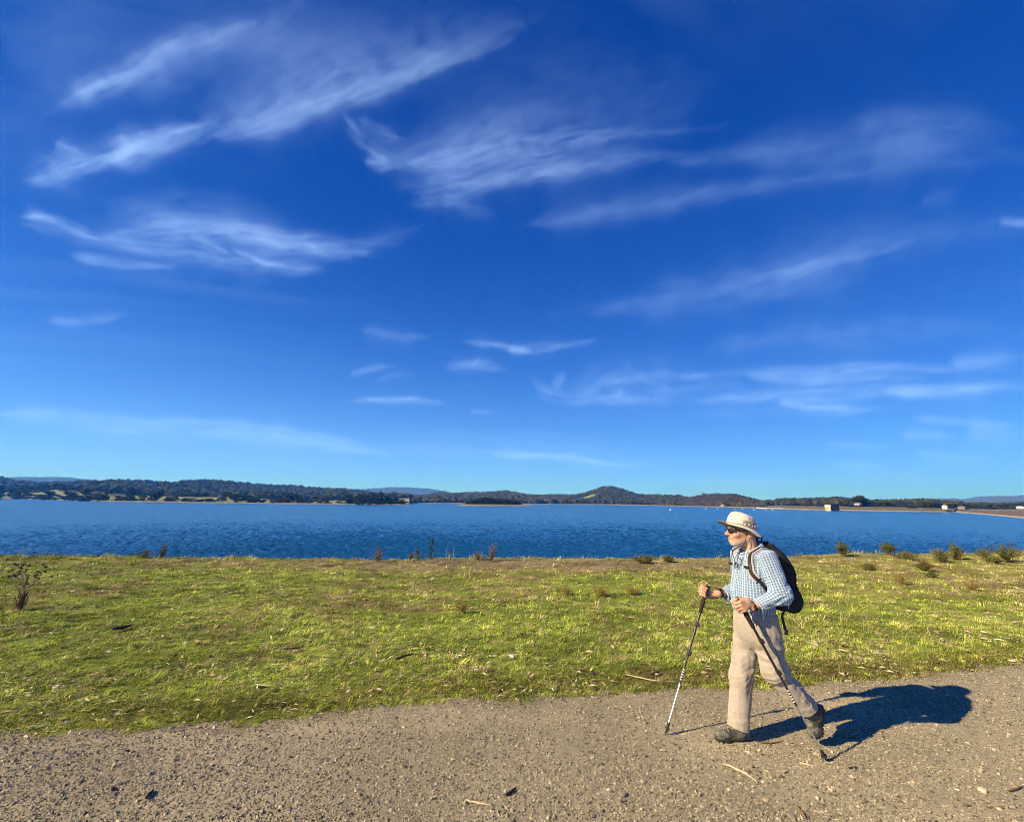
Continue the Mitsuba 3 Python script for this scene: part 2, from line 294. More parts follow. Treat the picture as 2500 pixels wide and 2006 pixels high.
RIDGE_LEFT = [(-53.882, 1.72), (-49.896, 1.684), (-48.548, 1.616), (-47.952, 1.506), (-47.094, 1.334), (-46.09, 1.197), (-44.812, 1.207), (-43.496, 1.365), (-41.539, 1.513), (-40.357, 1.557), (-38.792, 1.414), (-37.163, 1.304), (-35.847, 1.509), (-34.119, 1.648), (-31.914, 1.544), (-30.387, 1.499), (-28.812, 1.452), (-26.364, 1.422), (-23.813, 1.434), (-22.045, 1.331), (-19.777, 1.233), (-18.384, 1.162), (-16.959, 0.943), (-15.521, 0.818), (-14.061, 0.642), (-12.581, 0.414)]
RIDGE_MID = [(-17.389, 0.355), (-14.542, 0.587), (-12.594, 0.662), (-10.613, 0.687), (-9.118, 0.907), (-7.089, 0.832), (-4.535, 0.963), (-1.963, 1.196), (-0.671, 1.312), (0.366, 1.119), (2.176, 0.882), (3.722, 0.796), (5.264, 0.86), (7.306, 0.878), (8.824, 0.74), (10.323, 0.453)]
HILL_ROUND = [(6.282, 0.416), (7.813, 0.832), (9.337, 1.196), (10.351, 1.554), (11.359, 1.834), (12.356, 1.938), (13.337, 1.767), (14.302, 1.424), (15.732, 0.988), (17.629, 0.95), (19.48, 0.816), (21.286, 0.638), (23.04, 0.369)]
HILL_LOW = [(19.453, 0.338), (21.286, 0.638), (22.19, 0.831), (23.086, 1.046), (24.393, 1.12), (26.289, 1.033), (27.294, 0.719), (28.475, 0.369), (29.632, 0.071)]
RIDGE_RIGHT = [(27.645, 0.049), (29.059, 0.241), (30.046, 0.36), (31.017, 0.498), (32.327, 0.506), (33.419, 0.492), (34.14, 0.56), (35.886, 0.673), (36.541, 0.512), (37.854, 0.52), (38.479, 0.405), (39.422, 0.451), (40.635, 0.459), (41.815, 0.543), (42.661, 0.51), (43.192, 0.328), (44.267, 0.301), (45.037, 0.201), (46.046, 0.177), (47.024, 0.189), (48.442, 0.305), (51.057, 0.489), (54.457, 0.449)]
FIELD_TOP = [(-53.648, 0.336), (-48.357, 0.401), (-46.954, 0.434), (-43.361, 0.442), (-40.495, 0.387), (-36.369, 0.302), (-31.75, 0.12), (-26.229, 0.057), (-19.222, -0.003), (-14.5, -0.099)]
SHORE_TREES = [(-840.9, 750.5, -2.32, 21.26, 11.99), (-808.1, 736.9, -2.73, 17.59, 10.98), (-782.6, 726.2, -3.82, 12.82, 9.99), (-750.7, 708.9, -3.55, 10.01, 9.84), (-709.6, 683.9, -3.82, 8.44, 7.84), (-683.0, 666.5, -3.01, 9.41, 6.84), (-651.0, 644.9, -3.89, 13.09, 9.18), (-623.5, 626.9, -4.19, 8.84, 4.9), (-583.0, 599.0, -3.8, 11.63, 9.47), (-554.8, 579.4, -4.04, 13.3, 8.47), (-524.9, 557.8, -3.73, 14.29, 9.72), (-494.6, 535.7, -3.89, 12.3, 8.69), (-462.6, 511.5, -3.09, 9.02, 7.67), (-448.8, 503.7, -3.4, 7.55, 6.22), (-432.2, 501.4, -2.34, 5.74, 4.88), (-425.8, 500.4, -2.28, 4.85, 4.2), (-417.9, 498.5, -2.63, 10.56, 6.32), (-413.2, 498.1, -3.03, 6.14, 4.22), (-399.6, 495.6, -1.58, 5.24, 7.08), (-386.2, 492.5, -1.44, 8.7, 4.99), (-381.2, 491.1, -1.82, 12.15, 6.43), (-383.2, 492.2, -1.85, 6.08, 5.71), (-367.6, 488.6, -2.55, 6.46, 5.74), (-359.1, 486.8, -2.46, 5.58, 4.31), (-347.5, 484.4, -3.2, 4.69, 5.78), (-337.0, 482.0, -3.08, 4.24, 6.52), (-325.4, 479.0, -2.96, 3.79, 5.09), (-317.0, 476.6, -3.28, 4.61, 5.1), (-308.5, 474.1, -3.19, 4.17, 4.37), (-297.0, 470.3, -1.81, 4.97, 5.11), (-282.8, 466.9, -1.66, 5.35, 5.87), (-275.2, 465.9, -1.99, 6.98, 7.37), (-265.8, 464.7, -2.31, 4.91, 5.18), (-258.6, 463.4, -2.63, 6.94, 8.17), (-250.9, 462.2, -2.55, 3.66, 3.73), (-241.6, 460.4, -2.45, 3.24, 3.74), (-234.3, 458.7, -2.77, 5.25, 6.0), (-228.1, 457.3, -2.71, 4.43, 4.51), (-222.1, 457.4, -3.05, 5.64, 5.29), (-214.1, 459.7, -2.98, 5.26, 4.59), (-207.5, 461.6, -2.92, 4.88, 4.64), (-202.9, 462.8, -2.88, 4.07, 3.89), (-195.5, 464.6, -2.81, 5.32, 5.5), (-188.6, 466.3, -2.75, 4.51, 3.97), (-176.2, 468.9, -2.64, 5.37, 3.62), (-165.4, 471.5, -3.37, 7.06, 9.8)]
PADDOCK_TREES = [(-910.7, 848.4, 12.57, 9.03, 11.73), (-870.4, 826.4, 12.46, 7.33, 9.44), (-819.4, 795.9, 12.27, 12.72, 8.19), (-793.1, 780.6, 11.47, 9.69, 9.09), (-750.5, 753.6, 10.63, 12.71, 9.86), (-721.8, 736.6, 10.54, 9.8, 7.76), (-692.0, 718.7, 9.17, 7.64, 8.59), (-662.2, 699.9, 8.47, 6.82, 9.37), (-625.9, 675.7, 7.77, 7.18, 9.13), (-587.7, 649.2, 7.09, 6.32, 7.98), (-567.6, 643.3, 6.05, 5.69, 7.99), (-544.0, 642.4, 5.15, 9.1, 8.12), (-531.6, 642.0, 4.7, 6.82, 7.28), (-476.1, 637.9, 2.96, 6.77, 7.52), (-464.0, 637.1, 2.51, 7.32, 8.52), (-450.7, 635.8, 2.64, 7.87, 7.63), (-439.4, 634.8, 2.18, 7.29, 7.67), (-426.9, 633.3, 2.3, 6.15, 6.76), (-394.2, 628.1, 1.49, 8.88, 7.82), (-382.2, 627.5, 1.05, 6.65, 7.88), (-364.5, 627.7, 0.67, 5.54, 6.98), (-345.7, 627.3, 0.87, 6.09, 8.07), (-334.7, 626.9, 0.42, 6.09, 6.09), (-307.3, 625.3, 0.15, 10.5, 9.28), (-296.0, 629.2, 0.28, 8.34, 8.37), (-285.9, 632.6, -0.17, 6.7, 7.41), (-273.8, 636.3, -0.04, 5.61, 7.51), (-258.5, 640.7, -0.44, 7.92, 7.64), (-250.6, 642.8, -0.36, 6.81, 6.6), (-232.2, 647.3, -0.73, 10.29, 8.95)]
HEADLAND_TREES = [(-159.0, 469.6, -3.29, 9.11, 7.35), (-154.5, 471.1, -3.25, 9.97, 7.4), (-149.5, 472.8, -3.21, 10.42, 7.45), (-144.5, 474.5, -3.17, 10.04, 7.5), (-139.8, 475.9, -3.13, 10.92, 7.54), (-135.0, 477.3, -3.1, 10.1, 7.59), (-130.2, 478.8, -3.06, 8.86, 6.78), (-125.7, 480.0, -3.44, 8.88, 6.82), (-121.2, 481.2, -3.41, 8.05, 5.99), (-117.1, 482.2, -3.37, 6.79, 5.16), (-113.7, 483.0, -3.34, 5.53, 4.31)]
ISLAND_TREES = [(-48.0, 491.3, -3.17, 3.46, 4.49), (-44.2, 492.8, -3.14, 5.2, 5.4), (-40.3, 494.2, -3.12, 6.09, 6.33), (-36.0, 495.7, -3.09, 7.42, 6.35), (-31.3, 497.4, -3.05, 8.33, 6.83), (-26.4, 499.0, -3.02, 7.91, 6.4), (-21.5, 500.6, -2.98, 8.38, 6.88), (-16.6, 502.1, -2.94, 7.52, 6.45), (-11.7, 503.6, -2.91, 7.54, 6.47), (-7.2, 504.9, -3.31, 8.01, 6.48), (-2.6, 506.2, -3.28, 7.13, 6.5), (1.9, 507.4, -3.25, 7.15, 6.52), (6.5, 508.6, -3.21, 6.72, 5.6), (9.8, 509.4, -3.19, 3.58, 3.74)]
POPLARS = [(273.7, 677.3, -3.3, 4.77, 4.03), (275.2, 671.8, -3.23, 7.1, 2.85), (276.7, 666.4, -3.15, 8.22, 2.82), (277.8, 661.9, -3.09, 7.58, 2.8), (278.9, 657.4, -3.03, 7.53, 2.78), (280.1, 652.1, -2.95, 6.32, 3.3), (281.2, 646.8, -2.88, 5.7, 3.27), (283.5, 637.1, -2.75, 7.86, 2.14), (284.1, 633.6, -2.7, 6.14, 2.65), (285.0, 629.2, -2.64, 6.65, 2.63), (286.0, 622.8, -2.56, 6.04, 2.6)]
FOOTHILL_TREES = [(106.4, 861.3, -3.34, 6.07, 7.84), (118.5, 865.3, -3.24, 5.33, 7.86), (128.1, 866.3, -3.15, 6.87, 7.86), (138.4, 867.4, -3.05, 6.88, 8.64), (150.2, 868.4, -2.94, 6.12, 8.64), (162.1, 869.3, -2.82, 5.36, 9.41), (174.0, 870.0, -3.47, 7.66, 9.39), (223.3, 849.3, -4.29, 7.48, 8.29), (235.6, 838.4, -4.06, 8.86, 8.89), (250.2, 824.7, -4.51, 6.53, 6.52), (259.2, 813.1, -4.29, 7.88, 7.11), (265.1, 751.2, -4.24, 6.61, 6.5), (266.6, 725.7, -3.93, 7.03, 5.63), (267.3, 703.7, -3.67, 5.58, 5.43), (286.5, 598.4, -3.32, 4.74, 4.95), (288.0, 585.0, -3.13, 5.15, 5.3), (289.1, 573.6, -2.97, 5.56, 5.17), (290.2, 559.7, -2.77, 4.93, 5.02), (290.9, 547.8, -2.61, 5.31, 4.88)]
DAM_TREES = [(315.0, 516.8, -2.86, 6.37, 5.67), (315.5, 506.2, -2.7, 6.69, 5.52), (315.6, 493.9, -2.95, 5.65, 4.58), (316.7, 486.0, -2.81, 5.14, 4.48), (318.8, 470.4, -3.37, 5.8, 4.29), (323.2, 439.0, -2.01, 7.36, 5.2), (326.5, 436.7, -1.94, 8.87, 5.14), (333.1, 431.9, -1.42, 8.77, 4.4), (335.2, 430.4, -1.37, 7.22, 4.37), (337.5, 428.7, -1.69, 6.43, 3.71), (341.4, 425.7, -1.61, 6.38, 4.27), (344.6, 423.1, -1.53, 6.72, 4.22), (348.2, 419.1, -1.43, 6.65, 4.74), (351.6, 415.1, -1.34, 6.96, 4.07), (354.8, 411.4, -1.25, 6.9, 4.01), (331.1, 378.1, -3.29, 8.0, 4.7), (335.6, 376.1, -3.2, 8.62, 4.64), (341.6, 376.3, -3.14, 8.96, 4.61), (346.8, 376.4, -3.09, 8.63, 5.09), (352.1, 376.6, -3.04, 7.3, 4.04), (356.8, 376.7, -2.33, 5.64, 3.52), (362.8, 376.6, -0.28, 3.65, 2.99), (369.9, 377.9, -0.22, 4.0, 3.47), (385.1, 384.7, -0.17, 3.39, 3.49), (396.0, 389.2, -0.13, 3.78, 3.01), (407.4, 393.8, -0.08, 3.47, 3.02), (416.4, 397.2, -0.04, 3.85, 3.02), (424.4, 395.5, 0.07, 3.14, 3.47), (428.5, 391.0, 0.18, 3.79, 3.39), (432.5, 386.6, 0.97, 3.75, 3.31), (436.4, 382.2, 0.73, 4.72, 3.7), (440.9, 377.1, 0.84, 5.0, 3.61)]
TALL_TREE = [(324.1, 426.1, -1.8, 12.81, 7.49)]
BUOYS = [(104.9, 300.6, 1.38), (172.8, 405.2, 0.97), (180.8, 399.6, 0.95), (188.5, 384.5, 0.85), (197.2, 389.5, 0.86), (191.6, 360.0, 0.79), (198.5, 355.6, 0.91), (199.5, 348.4, 0.9)]


def shore_at(table):
    t = np.array(table)
    return lambda az: np.interp(az, t[:, 0], t[:, 1])


def crest(table, dist, lower=0.0):
    t = np.array(table)
    def f(az):
        el = np.interp(az, t[:, 0], t[:, 1])
        d = dist(az) if callable(dist) else np.full_like(az, dist)
        return d, 1.65 + d * np.tan(np.radians(el)) - lower
    return f


def land(key, az0, az1, step, rails, cross, bump, color, label=None):
    """A piece of terrain: rails are functions of azimuth giving (distance, height), from the water's edge to the far side."""
    az = np.arange(az0, az1 + 1e-6, step)
    R = [r(az) for r in rails]
    D, Z, tag = [], [], []
    for k in range(len(R) - 1):
        n = cross[k]
        for i in range(n + (k == len(R) - 2)):
            u = i / n
            s = u * u * (3 - 2 * u) * 0.5 + u * 0.5
            D.append(R[k][0] * (1 - u) + R[k + 1][0] * u); Z.append(R[k][1] * (1 - s) + R[k + 1][1] * s); tag.append(np.full_like(az, k + u))
    D, Z, tag = np.array(D), np.array(Z), np.array(tag)
    a = np.radians(az)[None]
    X, Y = D * np.sin(a), D * np.cos(a)
    P = np.stack([X, Y, Z], -1)
    k = np.clip(tag - 1, 0, 1) * np.clip((len(R) - 1 - tag), 0, 1)
    P[..., 2] += k * bump * (meshkit.fbm(np.stack([X / 180, Y / 180, X * 0], -1), 4, 5) - 0.5)
    c = color(P, tag, np.broadcast_to(az, tag.shape))
    scene[key] = ply((P.reshape(-1, 3), tri(grid_faces(*tag.shape))[:, ::-1]), 'vertex_matt', smooth=True, color=c.reshape(-1, 3))
    note(key, kind='structure')
    return P, tag, az


FOREST_FLOOR, PADDOCK, BEACH = np.array([0.036, 0.040, 0.024]), np.array([0.155, 0.180, 0.070]), np.array([0.165, 0.145, 0.105])


def land_color(field_from=None, field_to=None, patch=None):
    def f(P, tag, az):
        n = meshkit.fbm(P * [1 / 40, 1 / 40, 0], 3, 9)[..., None]
        c = FOREST_FLOOR * (0.75 + 0.5 * n)
        if field_from is not None:
            m = ((tag > field_from) & (tag < field_to))[..., None]
            c = np.where(m, PADDOCK * (0.72 + 0.5 * n), c)
        if patch is not None:
            m = patch(P, tag, az)[..., None]
            c = c * (1 - m) + PADDOCK * [0.72, 0.88, 0.7] * (0.75 + 0.4 * n) * m
        return np.where((tag < 1.05)[..., None], BEACH * (0.8 + 0.4 * n), c)
    return f


def crowns(key, n, pick, seed, radius, label=None, hue=(0.044, 0.050, 0.036)):
    """A wood that reads as one mass: many rough crowns of it on the hillside, one object."""
    g = np.random.default_rng(seed)
    base = trimesh.creation.icosphere(subdivisions=0)
    bv, bf = np.array(base.vertices), np.array(base.faces)
    P = pick(g, n)
    n = len(P)
    r = radius * g.uniform(0.65, 1.35, n)
    kinds = g.integers(0, 6, n)
    shapes = [bv * (1 + 0.34 * g.standard_normal((len(bv), 1))).clip(0.5, 1.6) for _ in range(6)]
    V = np.stack(shapes)[kinds] * r[:, None, None] * np.array([1, 1, 0.9])
    rot = g.uniform(0, 2 * np.pi, n); cs, sn = np.cos(rot)[:, None], np.sin(rot)[:, None]
    V = np.stack([V[..., 0] * cs - V[..., 1] * sn, V[..., 0] * sn + V[..., 1] * cs, V[..., 2] + 0.55 * r[:, None]], -1) + P[:, None]
    F = bf[None] + (np.arange(n) * len(bv))[:, None, None]
    tone = g.uniform(0.55, 1.45, (n, 1)) * np.array(hue) + (g.random((n, 1)) < 0.25) * np.array([0.010, 0.005, 0.002])
    C = np.repeat(tone[:, None], len(bv), 1) * g.uniform(0.7, 1.3, (n, len(bv), 1))
    scene[key] = ply((V.reshape(-1, 3), F.reshape(-1, 3)), 'vertex_leaf', smooth=False, color=C.reshape(-1, 3))
    note(key, label, 'forest', kind='stuff')


def on_land(P, tag, lo, hi, weight=None, keep=None):
    def pick(g, n):
        R, C = tag.shape
        i = g.random(n * 4) * (R - 1.001); j = g.random(n * 4) * (C - 1.001)
        ii, jj = i.astype(int), j.astype(int); u, v = (i - ii)[:, None], (j - jj)[:, None]
        p = (P[ii, jj] * (1 - u) + P[ii + 1, jj] * u) * (1 - v) + (P[ii, jj + 1] * (1 - u) + P[ii + 1, jj + 1] * u) * v
        t = tag[ii, jj] * (1 - u[:, 0]) + tag[ii + 1, jj] * u[:, 0]
        ok = (t > lo) & (t < hi)
        if keep is not None: ok &= keep(p, t, g)
        return p[ok][:n]
    return pick


sl, sr = shore_at(SHORE_LEFT), shore_at(SHORE_RIGHT)
rail = lambda d, z: (lambda az: ((d(az) if callable(d) else np.full_like(az, d)), np.full_like(az, z)))
wob = lambda az, s, a: a * (meshkit.fbm(np.stack([az * 2.1, az * 0, az * 0 + s], -1), 3, 3) - 0.5)
# blue ranges
for key, table, d0 in (('mountain_range', MOUNTAIN_A, 5300.0), ('mountain_range_001', MOUNTAIN_B, 5200.0), ('mountain_range_002', MOUNTAIN_C, 5000.0)):
    t = np.array(table)
    land(key, t[0, 0], t[-1, 0], 0.1, [rail(d0 - 1000, -4), rail(d0 - 990, -2), crest(table, d0), rail(d0 + 1000, -4)], [1, 14, 6], 30, land_color())
# left: beach, paddocks on a gentle slope, then wooded hills
ft, rl = crest(FIELD_TOP, lambda az: sl(az) + 210), crest(RIDGE_LEFT, lambda az: 1500 + 500 * np.clip((-20 - az) / 30, 0, 1), 5.0)
mid = lambda az: (sl(az) + 90, 0.45 * ft(az)[1] + 0.55 * -2.2)
PL, tL, _ = land('hills_left', -84, -12.5, 0.12, [rail(lambda az: sl(az) - 10 + wob(az, 0, 12), WATER - 1.2), rail(lambda az: sl(az) + 5 + wob(az, 0, 12), WATER + 0.9), mid, ft,
                 lambda az: (ft(az)[0] + 160, ft(az)[1] + 1), rl, rail(2700, -4)], [2, 5, 6, 4, 26, 5], 26, land_color(1.05, 3.1))
crowns('hill_forest', 13000, on_land(PL, tL, 3.35, 5.12), 3, 5.2, 'dark bush covering the long hills behind the left shore paddocks', (0.036, 0.046, 0.038))
rm = crest(RIDGE_MID, 1500.0, 5.0)
PM, tM, _ = land('hills_centre', -16.5, 8.2, 0.12, [rail(lambda az: np.maximum(sr(az), 760) - 8 + wob(az, 2, 12), WATER - 1), rail(lambda az: np.maximum(sr(az), 760) + 6 + wob(az, 2, 12), WATER + 0.8), rm, rail(2100, -4)], [2, 24, 5], 22, land_color())
crowns('hill_forest_001', 6500, on_land(PM, tM, 1.02, 2.15), 4, 4.8, 'grey green bush on the low hill behind the small island')
hr = crest(HILL_ROUND, lambda az: sr(az) + 420, 5.0)
green = lambda P, tag, az: np.clip(1.3 - ((az - 9.05) / 2.1) ** 2 * 1.3 - ((tag - 1.50 - 0.05 * (az - 9)) / 0.31) ** 2 * 1.3, 0, 1) ** 0.5
PR, tR, aR = land('hill_round', 5.9, 22.5, 0.10, [rail(lambda az: sr(az) - 8, WATER - 1), rail(lambda az: sr(az) + 6 + wob(az, 3, 9), WATER + 0.9), hr, rail(lambda az: sr(az) + 1000, -4)], [2, 26, 7], 16, land_color(patch=green))
crowns('hill_forest_002', 6500, on_land(PR, tR, 1.02, 2.2, keep=lambda p, t, g: green(p, t, np.degrees(np.arctan2(p[:, 0], p[:, 1]))) < 0.45), 5, 3.9, 'dark bush over the tall rounded hill with the green clearing', (0.036, 0.040, 0.024))
hl = crest(HILL_LOW, lambda az: sr(az) + 300, 4.0)
PW, tW, _ = land('hill_low', 18.5, 29.5, 0.10, [rail(lambda az: sr(az) - 8, WATER - 1), rail(lambda az: sr(az) + 6 + wob(az, 4, 8), WATER + 0.9), hl, rail(lambda az: sr(az) + 800, -4)], [2, 20, 6], 10, land_color())
crowns('hill_forest_003', 3600, on_land(PW, tW, 1.02, 2.2), 6, 3.4, 'brownish bush over the low flat topped hill beside the bare poplars', (0.040, 0.038, 0.024))
rr = crest(RIDGE_RIGHT, lambda az: sr(az) + 260, 3.5)
PE, tE, _ = land('hills_right', 27.0, 74, 0.12, [rail(lambda az: sr(az) + 2, WATER - 1), rail(lambda az: sr(az) + 16 + wob(az, 5, 6), WATER + 1.4), rr, rail(lambda az: sr(az) + 900, -4)], [2, 16, 6], 6, land_color())
crowns('hill_forest_004', 4200, on_land(PE, tE, 1.28, 2.25), 8, 3.0, 'dark bush along the low ridge behind the dam', (0.036, 0.042, 0.022))

# the small island
a = np.linspace(0, 2 * np.pi, 72, endpoint=False)
rows = []
for s, z in ((1.12, WATER - 1.0), (1.0, WATER + 0.25), (0.93, WATER + 0.9), (0.6, WATER + 1.6), (0.0, WATER + 2.0)):
    k = s * (1 + 0.10 * np.sin(3 * a + 1) + 0.05 * np.sin(7 * a))
    rows.append(np.stack([-19 + 37 * k * np.cos(a), 474 + 22 * k * np.sin(a) + 2 * np.cos(a), np.full_like(a, z)], -1))
isl = np.array(rows)
col = np.where((np.arange(5) < 3)[:, None, None], BEACH, FOREST_FLOOR) * np.ones((5, 72, 1))
scene['island'] = ply((isl.reshape(-1, 3), tri(grid_faces(5, 72, True))[:, ::-1]), 'vertex_matt', smooth=True, color=col.reshape(-1, 3))
note('island', kind='structure')


# ---- trees of the far shore, each one a thing
def far_tree(seed, lobes, leaves, bare=False):
    g = np.random.default_rng(seed); h = Heap()
    V, f = tube_mesh([(0, 0, -0.06), (0.01, 0, 0.15), (0.0, 0.02, 0.34), (-0.01, 0, 0.5)], [0.035, 0.028, 0.02, 0.01], 5)
    h.add(V, f, (0.10, 0.085, 0.065))
    if bare:
        for k in range(26):
            z = g.uniform(0.15, 0.9); ang = g.uniform(0, 6.28); ln = 0.32 * (1.1 - z)
            p0 = np.array([0, 0, z]); p1 = p0 + [ln * math.cos(ang), ln * math.sin(ang), ln * 1.2]
            V, f = tube_mesh([p0, (p0 + p1) / 2 + [0, 0, -0.01], p1], [0.02, 0.016, 0.008], 3); h.add(V, f, np.array([0.30, 0.24, 0.16]) * g.uniform(0.7, 1.2))
        V, f = tube_mesh([(0, 0, 0), (0, 0, 0.98)], [0.03, 0.008], 4); h.add(V, f, (0.27, 0.23, 0.17))
        return h.arrays()
    for k in range(lobes):
        ang = g.uniform(0, 6.28); rr = g.uniform(0.08, 0.36) * (k > 0); z = g.uniform(0.14, 0.80)
        c = np.array([rr * math.cos(ang), rr * math.sin(ang), z]); s = g.uniform(0.13, 0.23)
        V, f = tube_mesh([(0, 0, 0.26), c * [0.5, 0.5, 0.8], c], [0.018, 0.012, 0.005], 4); h.add(V, f, (0.09, 0.08, 0.06))
        d = g.standard_normal((leaves, 3)); d /= np.linalg.norm(d, axis=1, keepdims=True)
        q = c + d * s * g.uniform(0.45, 1.08, (leaves, 1)) * [1.1, 1.1, 0.8]
        t1 = g.standard_normal((leaves, 3)); t1 /= np.linalg.norm(t1, axis=1, keepdims=True)
        t2 = np.cross(t1, d + 0.6 * g.standard_normal((leaves, 3))); t2 /= np.linalg.norm(t2, axis=1, keepdims=True)
        w = g.uniform(0.045, 0.09, (leaves, 1))
        V = np.stack([q - t1 * w, q + t2 * w * 0.6, q + t1 * w, q - t2 * w * 0.6], 1).reshape(-1, 3)
        i = np.arange(leaves) * 4
        f = np.stack([i, i + 1, i + 2, i + 3], 1)
        h.add(V, f, np.repeat(np.array([0.034, 0.043, 0.018]) * g.uniform(0.5, 1.5, (leaves, 1)) * g.uniform(0.8, 1.2), 4, 0))
    return h.arrays()


FAR = [ply((v, f), 'vertex_leaf', color=c) for v, f, c in (far_tree(40 + k, 9, 90) for k in range(7))]
FAR_BARE = [ply((v, f), 'vertex_leaf', color=c) for v, f, c in (far_tree(80 + k, 0, 0, True) for k in range(3))]
g = np.random.default_rng(5)


def plant(name, spots, label, group, kinds=FAR, wide=2.1):
    for x, y, z, h, w in spots:
        k = numbered(name)
        sx = w * wide * g.uniform(0.95, 1.15)
        scene[k] = {**kinds[g.integers(len(kinds))], 'to_world': T().translate([x, y, z - 0.3]).rotate([0, 0, 1], float(g.uniform(0, 360))).scale([sx, sx, h * 1.12 + 0.3])}
        note(k, label, 'tree', group)


plant('shore_tree', SHORE_TREES[:14], 'dark bushy tree in the dense clump at the left end of the far shore', 'trees at the left end of the far shore')
plant('shore_tree', SHORE_TREES[14:30], 'dark bushy tree at the water below the left paddocks, in the thinner middle stretch', 'trees below the left paddocks')
plant('shore_tree', SHORE_TREES[30:], 'small dark tree at the water between the left paddocks and the headland', 'trees between paddocks and headland')
plant('paddock_tree', PADDOCK_TREES[:11], 'dark tree behind the first paddock at the far left', 'trees behind the first paddock')
plant('paddock_tree', PADDOCK_TREES[11:], 'dark tree along the top edge of the paddocks nearer the headland', 'trees behind the later paddocks')
plant('headland_tree', HEADLAND_TREES, 'dark tree packed onto the headland where the left shore ends', 'trees on the headland')
plant('island_tree', ISLAND_TREES, 'olive green tree in the crowded wood on the small island', 'trees on the island')
plant('bare_poplar', POPLARS[:7], 'pale bare poplar in the longer left row at the foot of the low hill', 'left row of bare poplars', FAR_BARE, 1.8)
plant('bare_poplar', POPLARS[7:], 'pale bare poplar in the short right group at the foot of the low hill', 'right group of bare poplars', FAR_BARE, 1.8)
plant('foothill_tree', FOOTHILL_TREES[:7], 'dark tree at the waterside below the green clearing', 'trees below the green clearing')
plant('foothill_tree', FOOTHILL_TREES[7:14], 'dark tree at the waterside between the two rounded hills', 'trees between the hills')
plant('foothill_tree', FOOTHILL_TREES[14:], 'dark tree at the waterside right of the bare poplars', 'trees right of the poplars')
plant('dam_tree', DAM_TREES[:5], 'dull green tree behind the embankment left of the intake tower', 'trees left of the intake tower')
plant('dam_tree', DAM_TREES[5:15], 'dull green tree behind the embankment right of the intake tower', 'trees right of the intake tower')
plant('dam_tree', DAM_TREES[15:20], 'bushy green tree at the end of the embankment before the white shed', 'trees before the white shed')
plant('dam_tree', DAM_TREES[20:], 'dull green tree behind the dam wall at the right edge', 'trees behind the dam wall')
plant('tall_gum_tree', TALL_TREE, 'tallest tree on the right skyline, just right of the intake tower', None)

# ---- dam, embankment, intake tower and the small buildings round them
scene['concrete'] = rough(proc(lambda p, n, uv: mix((0.14, 0.13, 0.105), (0.22, 0.205, 0.17), fbm(p.x * 0.8, p.y * 0.8, p.z * 1.5))), 0.85)
scene['rock_face'] = rough(proc(lambda p, n, uv: mix((0.034, 0.028, 0.024), (0.080, 0.066, 0.054), fbm(p.x * 0.9, p.y * 0.9, p.z * 2.0, 4))), 0.9)
scene['dry_bank'] = rough(proc(lambda p, n, uv: mix((0.046, 0.044, 0.021), (0.085, 0.076, 0.042), fbm(p.x * 0.25, p.y * 0.25, p.z, 4))), 0.9)
scene['cream_wall'] = rough(rgb(0.62, 0.54, 0.36), 0.7)
scene['dark_steel'] = rough(rgb(0.012, 0.012, 0.016), 0.8, 0.1)
scene['white_paint'] = rough(rgb(0.62, 0.62, 0.60), 0.5)
scene['grey_roof'] = rough(rgb(0.34, 0.33, 0.31), 0.6)


def strip(lines, thick=0.0):
    """A band between rows of points (rows from the water upwards), smooth along its length."""
    L = np.array(lines, float); n, m = L.shape[:2]
    return L.reshape(-1, 3), tri(grid_faces(n, m))


def resample(pts, n):
    p = np.array(pts, float); s = np.concatenate([[0], np.cumsum(np.linalg.norm(np.diff(p, axis=0), axis=1))])
    u = np.linspace(0, s[-1], n); return np.stack([np.interp(u, s, p[:, k]) for k in range(3)], -1)


dw = resample([(352, 363, WATER), (288, 278.5, WATER), (221, 197.3, WATER), (164, 134, WATER), (120, 90, WATER), (80, 62, WATER)], 60)
side = np.array([0.78, -0.62, 0.0])
crest_z = np.interp(np.linspace(0, 1, 60), [0, 0.35, 0.62, 1], [-1.1, -0.55, 0.15, 0.6])
up = dw + side * 9.5; up[:, 2] = crest_z
low_ = dw - side * 2.5; low_[:, 2] = WATER - 1.0
b0, b1 = dw + side * 1.4, dw + side * 1.4; b0 = dw.copy(); b0[:, 2] = WATER - 0.25; b1[:, 2] = WATER + 0.55
scene['dam_wall__face'] = ply(strip([b1 - [0, 0, 0.12], up]), 'rock_face')
scene['dam_wall__base_strip'] = ply(strip([low_, b0, b1]), 'concrete')
c2 = up + side * 5.0
scene['dam_wall__crest_road'] = ply(strip([up - [0, 0, 0.3], up + [0, 0, 0.25], c2 + [0, 0, 0.25], c2 + side * 20 - [0, 0, 6]]), 'concrete')
for i in range(7):
    k = 3 + i * 5
    a0, a1 = b1[k], up[k + 4]
    t = (dw[k + 1] - dw[k]) / np.linalg.norm(dw[k + 1] - dw[k]) * 0.55
    lift = np.array([0, 0, 0.10])
    scene['dam_wall__' + numbered('joint')] = ply(strip([[a0 + lift - t, a0 + lift + t], [a1 + lift - t, a1 + lift + t]]), 'concrete')
note('dam_wall', 'long low dam wall with dark stone face and pale crest at the right edge', 'dam')

